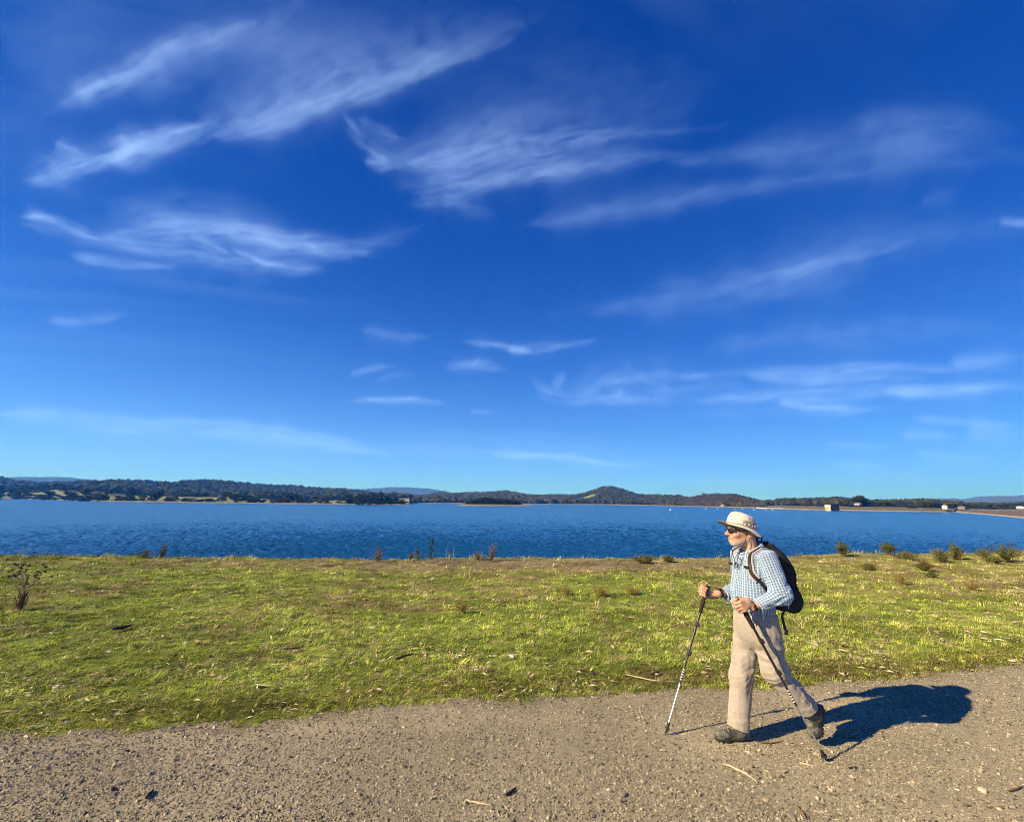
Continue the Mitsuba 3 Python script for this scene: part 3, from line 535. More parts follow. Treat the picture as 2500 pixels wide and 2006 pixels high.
ew = resample([(262, 470, WATER), (268.5, 411.5, WATER), (297.9, 383.0, WATER), (320.3, 362.6, WATER), (352, 363, WATER)], 40)
et = resample([(276, 490, -0.75), (278.8, 421.1, -0.75), (308.5, 393.5, -0.55), (335.4, 370.9, -0.5), (362, 372, -0.9)], 40)
eb = et + [16, 12, -0.4]
scene['embankment__slope'] = ply(strip([ew - [6, 6, 1.2], ew + [1.2, 1.0, 0.45], et, eb, eb + [10, 8, -4]]), 'dry_bank', smooth=True)
scene['embankment__base_strip'] = ply(strip([ew - [2, 2, 0.4], ew - [0.8, 0.8, -0.35], ew + [1.5, 1.2, 0.75]]), 'concrete')
scene['embankment__parapet'] = ply(strip([et + [0.4, 0.4, -0.15], et + [0.2, 0.2, 0.45], et + [1.1, 1.0, 0.45], et + [1.2, 1.2, -0.3]]), 'concrete')
note('embankment', 'straight grassed embankment with pale waterline strip either side of the intake tower', 'embankment')

R = turn(5)
tw = np.array([266.5, 379.0, WATER])
def put(key, size, at_, bsdf, bevel=0.06):
    v, f = box_mesh(size, bevel); scene[key] = ply((v @ R.T + tw + R @ np.array(at_, float), f), bsdf)
put('intake_tower__shaft', (7.2, 6.2, 5.9), (0, 0, 1.9), 'cream_wall')
put('intake_tower__cladding', (0.5, 6.3, 4.4), (3.8, 0, 2.4), 'dark_steel')
put('intake_tower__cladding_001', (7.3, 0.5, 5.4), (0.1, -3.3, 2.1), 'dark_steel')
put('intake_tower__roof', (8.8, 7.2, 0.7), (0.6, -0.3, 5.15), 'dark_steel', 0.1)
put('intake_tower__ledge', (0.25, 6.4, 0.35), (-3.7, 0, 2.2), 'dark_steel', 0.03)
for i, y in enumerate((-2.2, 0, 2.2)):
    put('intake_tower__' + numbered('tower_pier'), (0.3, 0.5, 2.0), (-3.7, y, 0.6), 'concrete', 0.03)
note('intake_tower', 'square cream and black water intake tower standing at the embankment', 'tower')


def shed(name, label, x, y, z, l, w, hgt, rot, wall, roof, pitch=0.25, category='building'):
    k = numbered(name); Rr = turn(rot); o = np.array([x, y, z])
    v, f = box_mesh((l, w, hgt)); scene[k + '__wall'] = ply(((v + [0, 0, hgt / 2]) @ Rr.T + o, f), wall)
    e = 0.25
    q = np.array([[-l/2-e, -w/2-e, hgt+.02], [l/2+e, -w/2-e, hgt+.02], [l/2+e, w/2+e, hgt+.02], [-l/2-e, w/2+e, hgt+.02], [-l/2-e, 0, hgt+pitch*w+.05], [l/2+e, 0, hgt+pitch*w+.05]])
    scene[k + '__roof'] = ply((q @ Rr.T + o, np.array([[0, 1, 5], [0, 5, 4], [2, 3, 4], [2, 4, 5], [0, 4, 3], [1, 2, 5], [0, 3, 2], [0, 2, 1]])), roof)
    v, f = box_mesh((l * 0.16, 0.12, hgt * 0.6)); scene[k + '__door'] = ply(((v + [l * 0.2, -w / 2, hgt * 0.3]) @ Rr.T + o, f), 'dark_steel')
    note(k, label, category)
shed('pump_shed', 'small white shed with a pitched roof by the bushes at the dam end', 344.8, 362.3, -0.9, 3.2, 3.0, 2.1, 40, 'white_paint', 'white_paint', 0.3)
shed('dam_hut', 'low flat grey roofed hut behind the far end of the dam wall', 362.0, 366.0, -1.0, 6.6, 4.0, 2.0, 38, 'concrete', 'grey_roof', 0.05)
shed('dam_office', 'long white low building behind the dam at the right edge', 331.0, 296.5, 0.2, 6.0, 3.0, 1.3, 45, 'white_paint', 'white_paint', 0.1)
shed('farm_house', 'pale roofed house half hidden under the tallest tree', 305.0, 400.3, 1.2, 6.5, 4.0, 1.3, 36, 'grey_roof', 'concrete', 0.25)
shed('boat_shed', 'tiny white roofed shed at the foot of the low hill', 265.0, 570.0, -2.2, 4.5, 3.0, 1.2, 28, 'grey_roof', 'white_paint', 0.2)
sp = resample([(265.7, 494.0, WATER - 0.5), (267.2, 447.0, WATER - 0.5)], 12)
scene['spillway_wall'] = ply(strip([sp + [-1.5, -1, 0], sp + [-0.6, -0.5, 1.6], sp + [0.4, 0.4, 1.6], sp + [0.6, 0.5, -0.5]]), 'grey_roof')
note('spillway_wall', 'long pale concrete spillway wall on the far shore behind the walker', 'wall')

# buoys: float, cone top, ring
for i, (x, y, d) in enumerate(BUOYS):
    k = numbered('buoy'); d = max(d, 0.9)
    m = trimesh.creation.revolve(np.array([[0, -0.4], [0.38, -0.38], [0.5, -0.1], [0.5, 0.18], [0.40, 0.34], [0.22, 0.46], [0.16, 0.8], [0, 0.85]]) * d, sections=16)
    scene[k + '__float'] = ply((np.array(m.vertices) + [x, y, WATER], np.array(m.faces)), 'white_paint', smooth=40)
    if i == 0:
        m = trimesh.creation.torus(0.5 * d, 0.06 * d, 16, 8)
        scene[k + '__collar'] = ply((np.array(m.vertices) + [x, y, WATER + 0.05], np.array(m.faces)), 'dark_steel', smooth=True)
        note(k, 'largest white buoy, floating alone left of the walker', 'buoy')
    else:
        note(k, 'tiny white buoy in the line across the water near the far shore', 'buoy', 'line of small buoys')

# ---- the lake: a sheet of wind waves, finer near the bank
def make_lake():
    azs = np.radians(np.concatenate([np.arange(-86, -60, 0.5), np.arange(-60, 60, 0.15), np.arange(60, 82, 0.5)]))
    r = [24.0]
    while r[-1] < 1300:
        r.append(r[-1] + max(0.13, r[-1] ** 2 / (446.0 * 5) * 0.17))
    r = np.array(r)
    Rr, A = np.meshgrid(r, azs, indexing='ij')
    X, Y = Rr * np.sin(A), Rr * np.cos(A)
    Z = np.zeros_like(X); gg = np.random.default_rng(17)
    cell = np.maximum(np.gradient(r)[:, None], Rr * 0.0025)
    gust = 0.45 + 1.1 * meshkit.fbm(np.stack([X / 22, Y / 26, X * 0], -1), 4, 71)
    for k in range(34):
        lam = 0.55 * (1.115 ** k) ; ang = gg.normal(math.radians(82), 0.42)
        q = 2 * np.pi / lam; ph = gg.uniform(0, 6.28)
        bend = 1.6 * (meshkit.noise(np.stack([X / (4.5 * lam), Y / (4.5 * lam), X * 0 + k], -1), 90 + k) - 0.5) * 2
        s = np.sin(q * (X * math.cos(ang) + Y * math.sin(ang)) + ph + 2.4 * bend)
        amp = 0.050 * lam / (1 + (lam / 1.3) ** 1.8)
        Z += amp * (1.0 - np.abs(s)) * 1.2 * np.clip(lam / (2.2 * cell) - 0.35, 0, 1) * gust
    P = np.stack([X, Y, WATER + Z - 0.03], -1)
    return P.reshape(-1, 3), tri(grid_faces(*X.shape))[:, ::-1], X.shape


lv, lf, ls = make_lake()
scene['lake_water'] = rough(rgb(0.003, 0.052, 0.160), 0.27, 0.5)
scene['lake'] = ply((lv, lf), 'lake_water', smooth=True)
note('lake', kind='structure')

# ---- the air: far hills fade to blue
scene['air'] = {'type': 'homogeneous', 'albedo': rgb(0.28, 0.74, 1.0), 'sigma_t': rgb(0.28e-4, 0.75e-4, 1.8e-4)}
scene['haze'] = {'type': 'cube', 'to_world': T().translate([0, 0, 130]).scale([10500, 10500, 145]), 'bsdf': {'type': 'null'}, 'interior': {'type': 'ref', 'id': 'air'}}
note('haze', kind='stuff')


# ---------------------------------------------------------------- the near ground: one sheet from behind the camera, over the bank, to the lake bed
EDGE = np.array([(-70, 13.0), (-30, 13.0), (-14.4, 13.15), (-8.7, 13.3), (-2.9, 13.4), (3.1, 14.0), (9.8, 14.9), (18.5, 17.0), (30, 20.5), (70, 36)])
PATH = np.array([(-30, -2.5), (-8, 2.5), (-3.6, 3.50), (-1.95, 3.72), (-0.83, 4.08), (0.03, 4.18), (1.4, 4.40), (2.87, 4.58), (4.0, 4.80), (5.37, 5.10), (8, 6.0), (14, 8.8), (30, 17)])


def edge_y(x): return np.interp(x, EDGE[:, 0], EDGE[:, 1]) + 0.35 * (meshkit.fbm(np.stack([x / 1.7, x * 0, x * 0 + 3], -1), 3, 101) - 0.5)
def path_y(x): return np.interp(x, PATH[:, 0], PATH[:, 1])


def ground_z(x, y):
    x, y = np.asarray(x, float), np.asarray(y, float)
    P = np.stack([x, y, x * 0], -1)
    s = y - edge_y(x)
    z = 0.10 * (meshkit.fbm(P / 5.0, 3, 102) - 0.5) * np.clip((y - path_y(x)) / 3.0, 0, 1)
    z = z + 0.06 * (meshkit.fbm(P / 0.9, 3, 103) - 0.5) * np.clip((y - path_y(x) - 0.1) / 1.2, 0, 1)
    z = z + 0.09 * np.exp(-((x - 11.6) / 1.6) ** 2 - ((s + 0.4) / 0.7) ** 2)          # low hump on the right of the bank
    z = z + 0.040 * (meshkit.fbm(P * [1 / 0.30, 1 / 0.20, 0], 3, 104) - 0.5) * np.clip((y - path_y(x) - 0.05) / 0.5, 0, 1)
    fall = np.clip(s + 0.25, 0, None)
    z = z - np.where(fall > 0, fall**2 * 0.10 / (0.35 + 0.36 * fall), 0) * 0.95
    z = z - 0.02 * np.clip((path_y(x) - y) / 0.5, 0, 1)
    return np.maximum(z, -9.0)


def turf_tone(x, y):
    """How green, how brown and how dark the turf is at a place: patches of its own growth."""
    P = np.stack([x, y, x * 0], -1)
    a = meshkit.fbm(P * [1 / 2.6, 1 / 1.5, 0] + [3, 1, 0], 4, 111)
    b = meshkit.fbm(P * [1 / 0.7, 1 / 0.45, 0], 3, 112)
    s = y - edge_y(x)
    strip = np.exp(-((y - path_y(x) - 0.28) / 0.30) ** 2)
    c = meshkit.fbm(P * [1 / 0.42, 1 / 0.22, 0] + [7, 2, 0], 3, 113)
    brown = np.clip((a - 0.45) * 3.2 + (c - 0.5) * 2.6, 0, 1) * 0.9
    bare = np.clip(1.3 * np.exp(-((s + 1.2) / 1.0) ** 2) * np.exp(-((x - 0.2) / 5.5) ** 2), 0, 1)
    right = np.clip((x - 3) / 5, 0, 1) * np.clip((y - 7.0) / 3.0, 0, 1) * 0.7
    brown = np.clip(brown * 0.85 + bare + right * (0.3 + b) * 0.7 + 0.10 * np.clip((y - 8) / 5, 0, 1), 0, 1)
    return brown, b, strip, bare


def turf_color(x, y):
    brown, b, strip, bare = turf_tone(x, y)
    c = np.array([0.130, 0.178, 0.028]) * (1 - brown[..., None]) + np.array([0.165, 0.130, 0.062]) * brown[..., None]
    c = c * (1 - 0.55 * strip[..., None]) + np.array([0.085, 0.075, 0.018]) * 0.55 * strip[..., None]
    c = c * (1 - bare[..., None]) + np.array([0.150, 0.128, 0.075]) * bare[..., None]
    return c * (0.45 + 1.1 * b[..., None])


def axis(a, b, fine_a, fine_b, step, grow):
    """Coordinates: fine between fine_a and fine_b, growing outside."""
    mid = list(np.arange(fine_a, fine_b + 1e-9, step)); hi, lo = [mid[-1]], [mid[0]]
    d = step
    while hi[-1] < b: d *= grow; hi.append(hi[-1] + d)
    d = step
    while lo[-1] > a: d *= grow; lo.append(lo[-1] - d)
    return np.array(lo[:0:-1] + mid + hi[1:])


gx, gy = axis(-10400, 10400, -15, 19, 0.055, 1.12), axis(-10400, 10400, 1.5, 17.5, 0.045, 1.12)
GX, GY = np.meshgrid(gx, gy, indexing='ij')
GZ = ground_z(GX, GY)
far = np.hypot(GX, GY) > 300
GZ = np.where(far & (GY > 40), -9.0, GZ)
GC = turf_color(GX, GY) * 0.88
scene['ground'] = ply((np.stack([GX, GY, GZ], -1).reshape(-1, 3), tri(grid_faces(*GX.shape))), 'vertex_matt', smooth=True, color=GC.reshape(-1, 3))
note('ground', kind='structure')

# the gravel path: its own sheet, dipping under the turf along a ragged edge
px_, py_ = axis(-30, 30, -6.0, 8.5, 0.018, 1.10), axis(-30, 6.4, 1.3, 5.8, 0.018, 1.10)
PX, PY = np.meshgrid(px_, py_, indexing='ij')


def path_mask(x, y):
    P = np.stack([x, y, x * 0], -1)
    rag = 0.22 * (meshkit.fbm(P / 0.30, 4, 121) - 0.5) + 0.16 * (meshkit.fbm(P / 0.06, 2, 128) - 0.5)
    return path_y(x) - y + rag


def path_z(x, y):
    P = np.stack([x, y, x * 0], -1)
    m = path_mask(x, y)
    z = ground_z(x, y) + np.clip(m / 0.10, -1, 1) * 0.012 + 0.006
    lumps = meshkit.fbm(P / 0.045, 3, 122) - 0.5
    return z + 0.009 * lumps * np.clip(m / 0.1, 0, 1) + 0.02 * (meshkit.fbm(P / 0.6, 2, 123) - 0.5) * np.clip(m / 0.3, 0, 1)


PZ = path_z(PX, PY)
Pn = np.stack([PX, PY, PX * 0], -1)
t1, t2, t3 = meshkit.fbm(Pn / 0.7, 3, 124)[..., None], meshkit.fbm(Pn / 0.03, 2, 125)[..., None], meshkit.fbm(Pn * [1 / 1.4, 1 / 0.35, 0], 3, 126)[..., None]
PC = np.array([0.228, 0.213, 0.152]) * (0.54 + 0.55 * t1 + 0.35 * t2) + np.array([0.10, 0.085, 0.05]) * np.clip(t3 - 0.52, 0, 1) * 2.2
moss = np.clip(1 - path_mask(PX, PY) / 0.16, 0, 1)[..., None]
PC = PC * (1 - 0.6 * moss) + np.array([0.105, 0.095, 0.045]) * 0.6 * moss
scene['gravel_bed'] = {'type': 'bumpmap', 'bump': proc(lambda p, n, uv: 0.004 * fbm(p.x * 55, p.y * 55, p.z * 55, 3), 2e-3), 'scale': 1.0, 'bsdf': rough(VC, 0.95, 0.1)}
scene['gravel_path'] = ply((np.stack([PX, PY, PZ], -1).reshape(-1, 3), tri(grid_faces(*PX.shape))), 'vertex_matt', smooth=True, color=PC.reshape(-1, 3))
note('gravel_path', kind='structure')

# loose stones of the path
def stones(key, n, xr, yr, sizes, seed, ok):
    g = np.random.default_rng(seed)
    oct_v = np.array([[1, 0, 0], [0, 1, 0], [-1, 0, 0], [0, -1, 0], [0, 0, 1.0], [0, 0, -0.6]])
    oct_f = np.array([[0, 1, 4], [1, 2, 4], [2, 3, 4], [3, 0, 4], [1, 0, 5], [2, 1, 5], [3, 2, 5], [0, 3, 5]])[:4 + 4]
    x, y = g.uniform(*xr, n), g.uniform(*yr, n)
    w = ok(x, y); keep = g.random(n) < w
    x, y = x[keep], y[keep]; n = len(x)
    r = sizes[0] * np.exp(np.abs(g.standard_normal(n)) * sizes[1])
    r = np.minimum(r, 0.0125)
    V = oct_v[None] * (1 + 0.35 * g.standard_normal((n, 6, 1))).clip(0.5, 1.7) * np.stack([r * g.uniform(0.8, 1.5, n), r, r * g.uniform(0.45, 0.9, n)], -1)[:, None]
    a = g.uniform(0, 6.283, n)[:, None]
    V = np.stack([V[..., 0] * np.cos(a) - V[..., 1] * np.sin(a), V[..., 0] * np.sin(a) + V[..., 1] * np.cos(a), V[..., 2]], -1)
    tilt = g.normal(0, 0.35, (n, 1)); V = np.stack([V[..., 0], V[..., 1] * np.cos(tilt) - V[..., 2] * np.sin(tilt), V[..., 1] * np.sin(tilt) + V[..., 2] * np.cos(tilt)], -1)
    z = path_z(x, y)
    V += np.stack([x, y, z + 0.25 * r], -1)[:, None]
    F = oct_f[None] + (np.arange(n) * 6)[:, None, None]
    base = np.array([0.245, 0.228, 0.164]) * g.lognormal(0, 0.32, (n, 1))
    pale = g.random((n, 1)) < 0.04; dark = g.random((n, 1)) < 0.10
    base = np.where(pale, np.array([0.46, 0.41, 0.32]), base); base = np.where(dark, np.array([0.085, 0.075, 0.062]), base)
    C = np.repeat(base.clip(0.02, 0.6)[:, None], 6, 1)
    scene[key] = ply((V.reshape(-1, 3), F.reshape(-1, 3)), 'vertex_matt', smooth=False, color=C.reshape(-1, 3))
    note(key, kind='stuff')


def near_view(x, y):
    return (np.abs(x) < 1.22 * y + 2.6)


stones('gravel', 860000, (-7.4, 9.4), (0.7, 5.9), (0.0030, 0.50), 31, lambda x, y: near_view(x, y) * np.clip(path_mask(x, y) / 0.20 + 0.65, 0, 1) * np.clip(3.6 / (y * y) * 2.4, 0.35, 1.0)
       * np.clip(0.45 + 1.4 * meshkit.fbm(np.stack([x / 0.5, y / 0.3, x * 0], -1), 3, 127) - 0.25, 0.1, 1))


# ---- turf: short matted blades; tall pale stalks; all one growth nobody could count
def blades(key, n, seed, hmean, width, lean, tone, ok, each=11, spread=0.020, inv=(1 / 2.9, 1 / 17.5)):
    """Tufts of blades: a tuft shares a tone, a height and the way it is laid over."""
    g = np.random.default_rng(seed)
    v = g.random(n); ty = 1 / (inv[0] - v * (inv[0] - inv[1]))       # denser close by, where single blades can be seen
    tx = g.uniform(-1.28, 1.28, n) * (ty + 1.0)
    keep = g.random(n) < ok(tx, ty); tx, ty = tx[keep], ty[keep]; m = len(tx)
    grow = np.clip(ty / 4.5, 0.8, 2.6)
    th = hmean * g.lognormal(0, 0.38, m) * (0.45 + 1.2 * meshkit.fbm(np.stack([tx / 0.5, ty / 0.3, tx * 0], -1), 3, seed))
    ta, tc = g.normal(0.15, 1.1, m), tone(g, tx, ty) * g.lognormal(0, 0.30, (m, 1))
    i = np.repeat(np.arange(m), each); n = len(i)
    off = g.normal(0, spread, (n, 2)) * grow[i][:, None]
    x, y = tx[i] + off[:, 0], ty[i] + off[:, 1]
    z = ground_z(x, y)
    h = th[i] * g.uniform(0.55, 1.25, n) * grow[i] ** 0.5
    w = width * g.uniform(0.7, 1.3, n) * grow[i]
    a = ta[i] + g.normal(0, 0.8, n); face = a + g.normal(1.57, 0.5, n)
    ln = np.abs(g.normal(lean, 0.4, n))
    dx, dy = np.cos(a), np.sin(a)
    S = np.stack([np.cos(face) * w, np.sin(face) * w, w * 0], -1); B = np.stack([x, y, z - 0.004], -1)
    m1 = np.stack([x + dx * h * 0.35 * ln, y + dy * h * 0.35 * ln, z + h * 0.55 / (1 + 0.5 * ln)], -1)
    m2 = np.stack([x + dx * h * ln, y + dy * h * ln, z + h * 0.85 / (1 + 0.9 * ln)], -1)
    V = np.stack([B - S, B + S, m1 - S * 0.8, m1 + S * 0.8, m2], 1)
    F = np.array([[0, 1, 3], [0, 3, 2], [2, 3, 4]])[None] + (np.arange(n) * 5)[:, None, None]
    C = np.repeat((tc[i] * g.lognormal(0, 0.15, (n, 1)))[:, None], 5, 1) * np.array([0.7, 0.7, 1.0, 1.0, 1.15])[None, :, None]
    scene[key] = ply((V.reshape(-1, 3), F.reshape(-1, 3)), 'vertex_leaf', smooth=False, color=C.reshape(-1, 3).clip(0, 0.8))
    note(key, kind='stuff')


def green_tone(g, x, y):
    brown, b, strip, bare = turf_tone(x, y)
    n = len(x)
    fresh = np.array([0.315, 0.390, 0.070]) * g.lognormal(0, 0.25, (n, 1))
    olive = np.array([0.190, 0.245, 0.058]) * g.lognormal(0, 0.25, (n, 1))
    straw = np.array([0.42, 0.37, 0.20]) * g.lognormal(0, 0.25, (n, 1))
    dead = np.array([0.19, 0.15, 0.085]) * g.lognormal(0, 0.25, (n, 1))
    u = g.random((n, 1)); br = brown[:, None]
    c = np.where(u < 0.62 * (1 - 0.8 * br), fresh, np.where(u < 0.85 - 0.35 * br, olive, np.where(u < 0.93 - 0.2 * br, straw, dead)))
    s = strip[:, None]
    c = c * (0.5 + 1.0 * b[:, None])
    return c * (1 - 0.5 * s) + np.array([0.085, 0.078, 0.016]) * 0.5 * s


def on_turf(x, y):
    brown, b, strip, bare = turf_tone(x, y)
    s = y - edge_y(x)
    return np.clip(-path_mask(x, y) / 0.16 + 0.45, 0.0, 1) * (s < 0.5) * (1 - 0.45 * bare) * (0.55 + 0.6 * b) * near_view(x, y + 0.6)


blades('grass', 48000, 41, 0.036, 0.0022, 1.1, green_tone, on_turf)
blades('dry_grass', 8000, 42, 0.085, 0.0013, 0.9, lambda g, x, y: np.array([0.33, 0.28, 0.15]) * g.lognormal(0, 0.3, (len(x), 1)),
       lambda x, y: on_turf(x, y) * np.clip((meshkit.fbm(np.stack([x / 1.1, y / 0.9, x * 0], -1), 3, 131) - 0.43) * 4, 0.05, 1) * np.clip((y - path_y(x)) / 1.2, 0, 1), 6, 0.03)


# taller ragged growth along the lip of the bank
blades('bank_grass', 2600, 43, 0.085, 0.0017, 0.6, lambda g, x, y: np.where(g.random((len(x), 1)) < .5, np.array([[0.30, 0.25, 0.13]]), np.array([[0.17, 0.175, 0.05]])) * g.lognormal(0, 0.3, (len(x), 1)),
       lambda x, y: (np.abs(y - edge_y(x) + 0.05) < 0.5) * np.clip((meshkit.fbm(np.stack([x / 0.9, y / 0.9, x * 0], -1), 3, 133) - 0.40) * 5, 0.12, 1), 9, 0.03, (1 / 11.0, 1 / 19.0))

# fallen leaves and bark: pale slivers scattered over the turf, thickest along the path
def litter(key, n, seed):
    g = np.random.default_rng(seed)
    v = g.random(n); y = 1 / (1 / 2.6 - v * (1 / 2.6 - 1 / 15.5)); x = g.uniform(-1.25, 1.25, n) * (y + 0.3)
    d = y - path_y(x)
    w = np.clip(np.exp(-((d - 0.75) / 0.75) ** 2) * 1.2 + 0.16, 0, 1) * (d > -0.05) * (y < edge_y(x)) + 0.03 * (d < 0)
    w *= np.clip((meshkit.fbm(np.stack([x / 0.55, y / 0.4, x * 0], -1), 3, 141) - 0.36) * 3.2, 0.05, 1)
    keep = g.random(n) < w; x, y = x[keep], y[keep]; n = len(x)
    L = g.uniform(0.012, 0.045, n) * np.clip(y / 5, 0.8, 1.6); W = L * g.uniform(0.10, 0.24, n); a = g.uniform(0, 6.283, n)
    z = np.maximum(ground_z(x, y), 0 * x - 1) + np.where(y > path_y(x), g.uniform(0.012, 0.034, n), 0.012)
    t = np.stack([np.cos(a), np.sin(a), g.normal(0, 0.18, n)], -1); s = np.stack([-np.sin(a), np.cos(a), g.normal(0, 0.5, n)], -1)
    c = np.stack([x, y, z], -1); bend = np.stack([x * 0, x * 0, L * 0.15], -1)
    V = np.stack([c - t * L[:, None], c + s * W[:, None] + bend, c + t * L[:, None], c - s * W[:, None] + bend], 1)
    F = np.array([[0, 1, 3], [1, 2, 3]])[None] + (np.arange(n) * 4)[:, None, None]
    pal = np.array([[0.50, 0.43, 0.31], [0.38, 0.31, 0.20], [0.24, 0.17, 0.10], [0.56, 0.52, 0.44], [0.09, 0.065, 0.05]])
    C = pal[g.choice(5, n, p=[0.3, 0.25, 0.17, 0.13, 0.15])] * g.lognormal(0, 0.2, (n, 1))
    scene[key] = ply((V.reshape(-1, 3), F.reshape(-1, 3)), 'vertex_leaf', smooth=False, color=np.repeat(C[:, None], 4, 1).reshape(-1, 3).clip(0, 0.75))
    note(key, kind='stuff')


litter('fallen_leaves', 30000, 51)


# ---------------------------------------------------------------- the walker
# All of him is laid out in his own frame: s forward, t to his left, z up, metres; then set down on the path.
MAN_O = np.array([1.83, 3.56, 0.0])
MF = np.array([math.cos(math.radians(183)), math.sin(math.radians(183)), 0]); ML = np.array([-MF[1], MF[0], 0])
MAN = np.stack([MF, ML, [0, 0, 1.0]])
A3 = lambda *v: np.array(v, float)
def world(v): return np.asarray(v, float) @ MAN + MAN_O


def cap(p, a, b, ra, rb=None):
    a, b = np.asarray(a, float), np.asarray(b, float); rb = ra if rb is None else rb
    h = np.clip((p - a) @ (b - a) / ((b - a) @ (b - a) + 1e-12), 0, 1)
    return np.linalg.norm(p - a - h[:, None] * (b - a), axis=1) - (ra + (rb - ra) * h)


def ell(p, c, r, R=None):
    q = p - np.asarray(c, float)
    if R is not None: q = q @ np.asarray(R)
    r = np.asarray(r, float)
    k0 = np.linalg.norm(q / r, axis=1); k1 = np.linalg.norm(q / r**2, axis=1) + 1e-9
    return k0 * (k0 - 1) / k1


def smin(k, *ds):
    d = ds[0]
    for e in ds[1:]:
        h = np.clip(0.5 + 0.5 * (e - d) / k, 0, 1); d = e * (1 - h) + d * h - k * h * (1 - h)
    return d


def surface(sdf, lo, hi, h, levels=4, slack=2.6):
    """The zero surface of sdf as triangles: cells near it are found coarse to fine, one vertex in each, quads between."""
    lo, hi = np.asarray(lo, float), np.asarray(hi, float)
    n = np.ceil((hi - lo) / h / 2**levels).astype(int) + 1
    c = np.stack(np.meshgrid(*[np.arange(k) for k in n], indexing='ij'), -1).reshape(-1, 3)
    for l in range(levels, -1, -1):
        size = h * 2**l
        d = np.abs(sdf(lo + (c + 0.5) * size))
        c = c[d < size * 0.87 * slack]
        if l: c = (c[:, None] * 2 + np.stack(np.meshgrid([0, 1], [0, 1], [0, 1], indexing='ij'), -1).reshape(1, 8, 3)).reshape(-1, 3)
    dims = c.max(0) + 3; key = lambda q: (q[:, 0] * dims[1] + q[:, 1]) * dims[2] + q[:, 2]
    corner = np.stack(np.meshgrid([0, 1], [0, 1], [0, 1], indexing='ij'), -1).reshape(8, 3)
    pts = (c[:, None] + corner).reshape(-1, 3); uk, first, inv = np.unique(key(pts), return_index=True, return_inverse=True)
    D = sdf(lo + pts[first] * h)[inv].reshape(-1, 8)
    act = (D.min(1) < 0) & (D.max(1) >= 0); c, D = c[act], D[act]
    o = np.argsort(key(c)); c, D = c[o], D[o]; ks = key(c)
    acc, cnt = np.zeros((len(c), 3)), np.zeros(len(c))
    for i in range(8):
        for ax in range(3):
            if corner[i, ax]: continue
            j = i + (4, 2, 1)[ax]
            s = (D[:, i] < 0) != (D[:, j] < 0); t = np.where(s, D[:, i] / np.where(s, D[:, i] - D[:, j], 1), 0)
            q = corner[i] + t[:, None] * (corner[j] - corner[i]); acc += q * s[:, None]; cnt += s
    V = lo + (c + acc / cnt[:, None]) * h
    F = []
    for ax in range(3):
        j = (4, 2, 1)[ax]; s = (D[:, 0] < 0) != (D[:, j] < 0); base = c[s]; inside = D[s, 0] < 0
        e1, e2 = np.eye(3, dtype=int)[(ax + 1) % 3], np.eye(3, dtype=int)[(ax + 2) % 3]
        quad, ok = [], np.ones(len(base), bool)
        for off in (0 * e1, e1, e1 + e2, e2):
            q = key(base - off); k = np.searchsorted(ks, q).clip(0, len(ks) - 1); ok &= (ks[k] == q) & ((base - off).min(1) >= 0); quad.append(k)
        Q = np.stack(quad, 1)[ok]; Q = np.where(inside[ok][:, None], Q, Q[:, ::-1]); F.append(Q)
    return V, tri(np.vstack(F))


def normals_of(v, f):
    n = np.zeros_like(v); w = np.cross(v[f[:, 1]] - v[f[:, 0]], v[f[:, 2]] - v[f[:, 0]])
    for k in range(3): np.add.at(n, f[:, k], w)
    return n / (np.linalg.norm(n, axis=1, keepdims=True) + 1e-20)


def soften(v, f, n=2, lam=0.5):
    m = trimesh.Trimesh(v, f, process=False); trimesh.smoothing.filter_taubin(m, lamb=lam, nu=lam + 0.03, iterations=n); return np.array(m.vertices)


def fold(p, sx, sy, sz, seed):
    """Creases: sharp valleys between soft ridges, stretched by the three scales."""
    return 1 - 2 * np.abs(meshkit.fbm(p / np.array([sx, sy, sz]), 3, seed) - 0.5) * 2


# joints
L_SHO, L_ELB, L_CUF, L_WRI = A3(-.02, .178, 1.262), A3(-.050, .262, 1.030), A3(.098, .222, .948), A3(.140, .214, .940)
R_SHO, R_ELB, R_CUF, R_WRI = A3(-.025, -.178, 1.245), A3(-.060, -.268, 1.000), A3(.112, -.220, .940), A3(.166, -.214, .945)
R_HIP, R_KNE, R_ANK = A3(.015, -.085, .72), A3(.112, -.070, .385), A3(.168, -.050, .075)
L_HIP, L_KNE, L_ANK = A3(-.02, .085, .72), A3(-.048, .095, .490), A3(-.300, .076, .225)
L_TOP, L_TIP = A3(.238, .200, .997), A3(-.245, .265, -.004)
R_TOP, R_TIP = A3(.243, -.220, 1.003), A3(.683, -.127, -.004)
unitv = lambda v: v / np.linalg.norm(v)


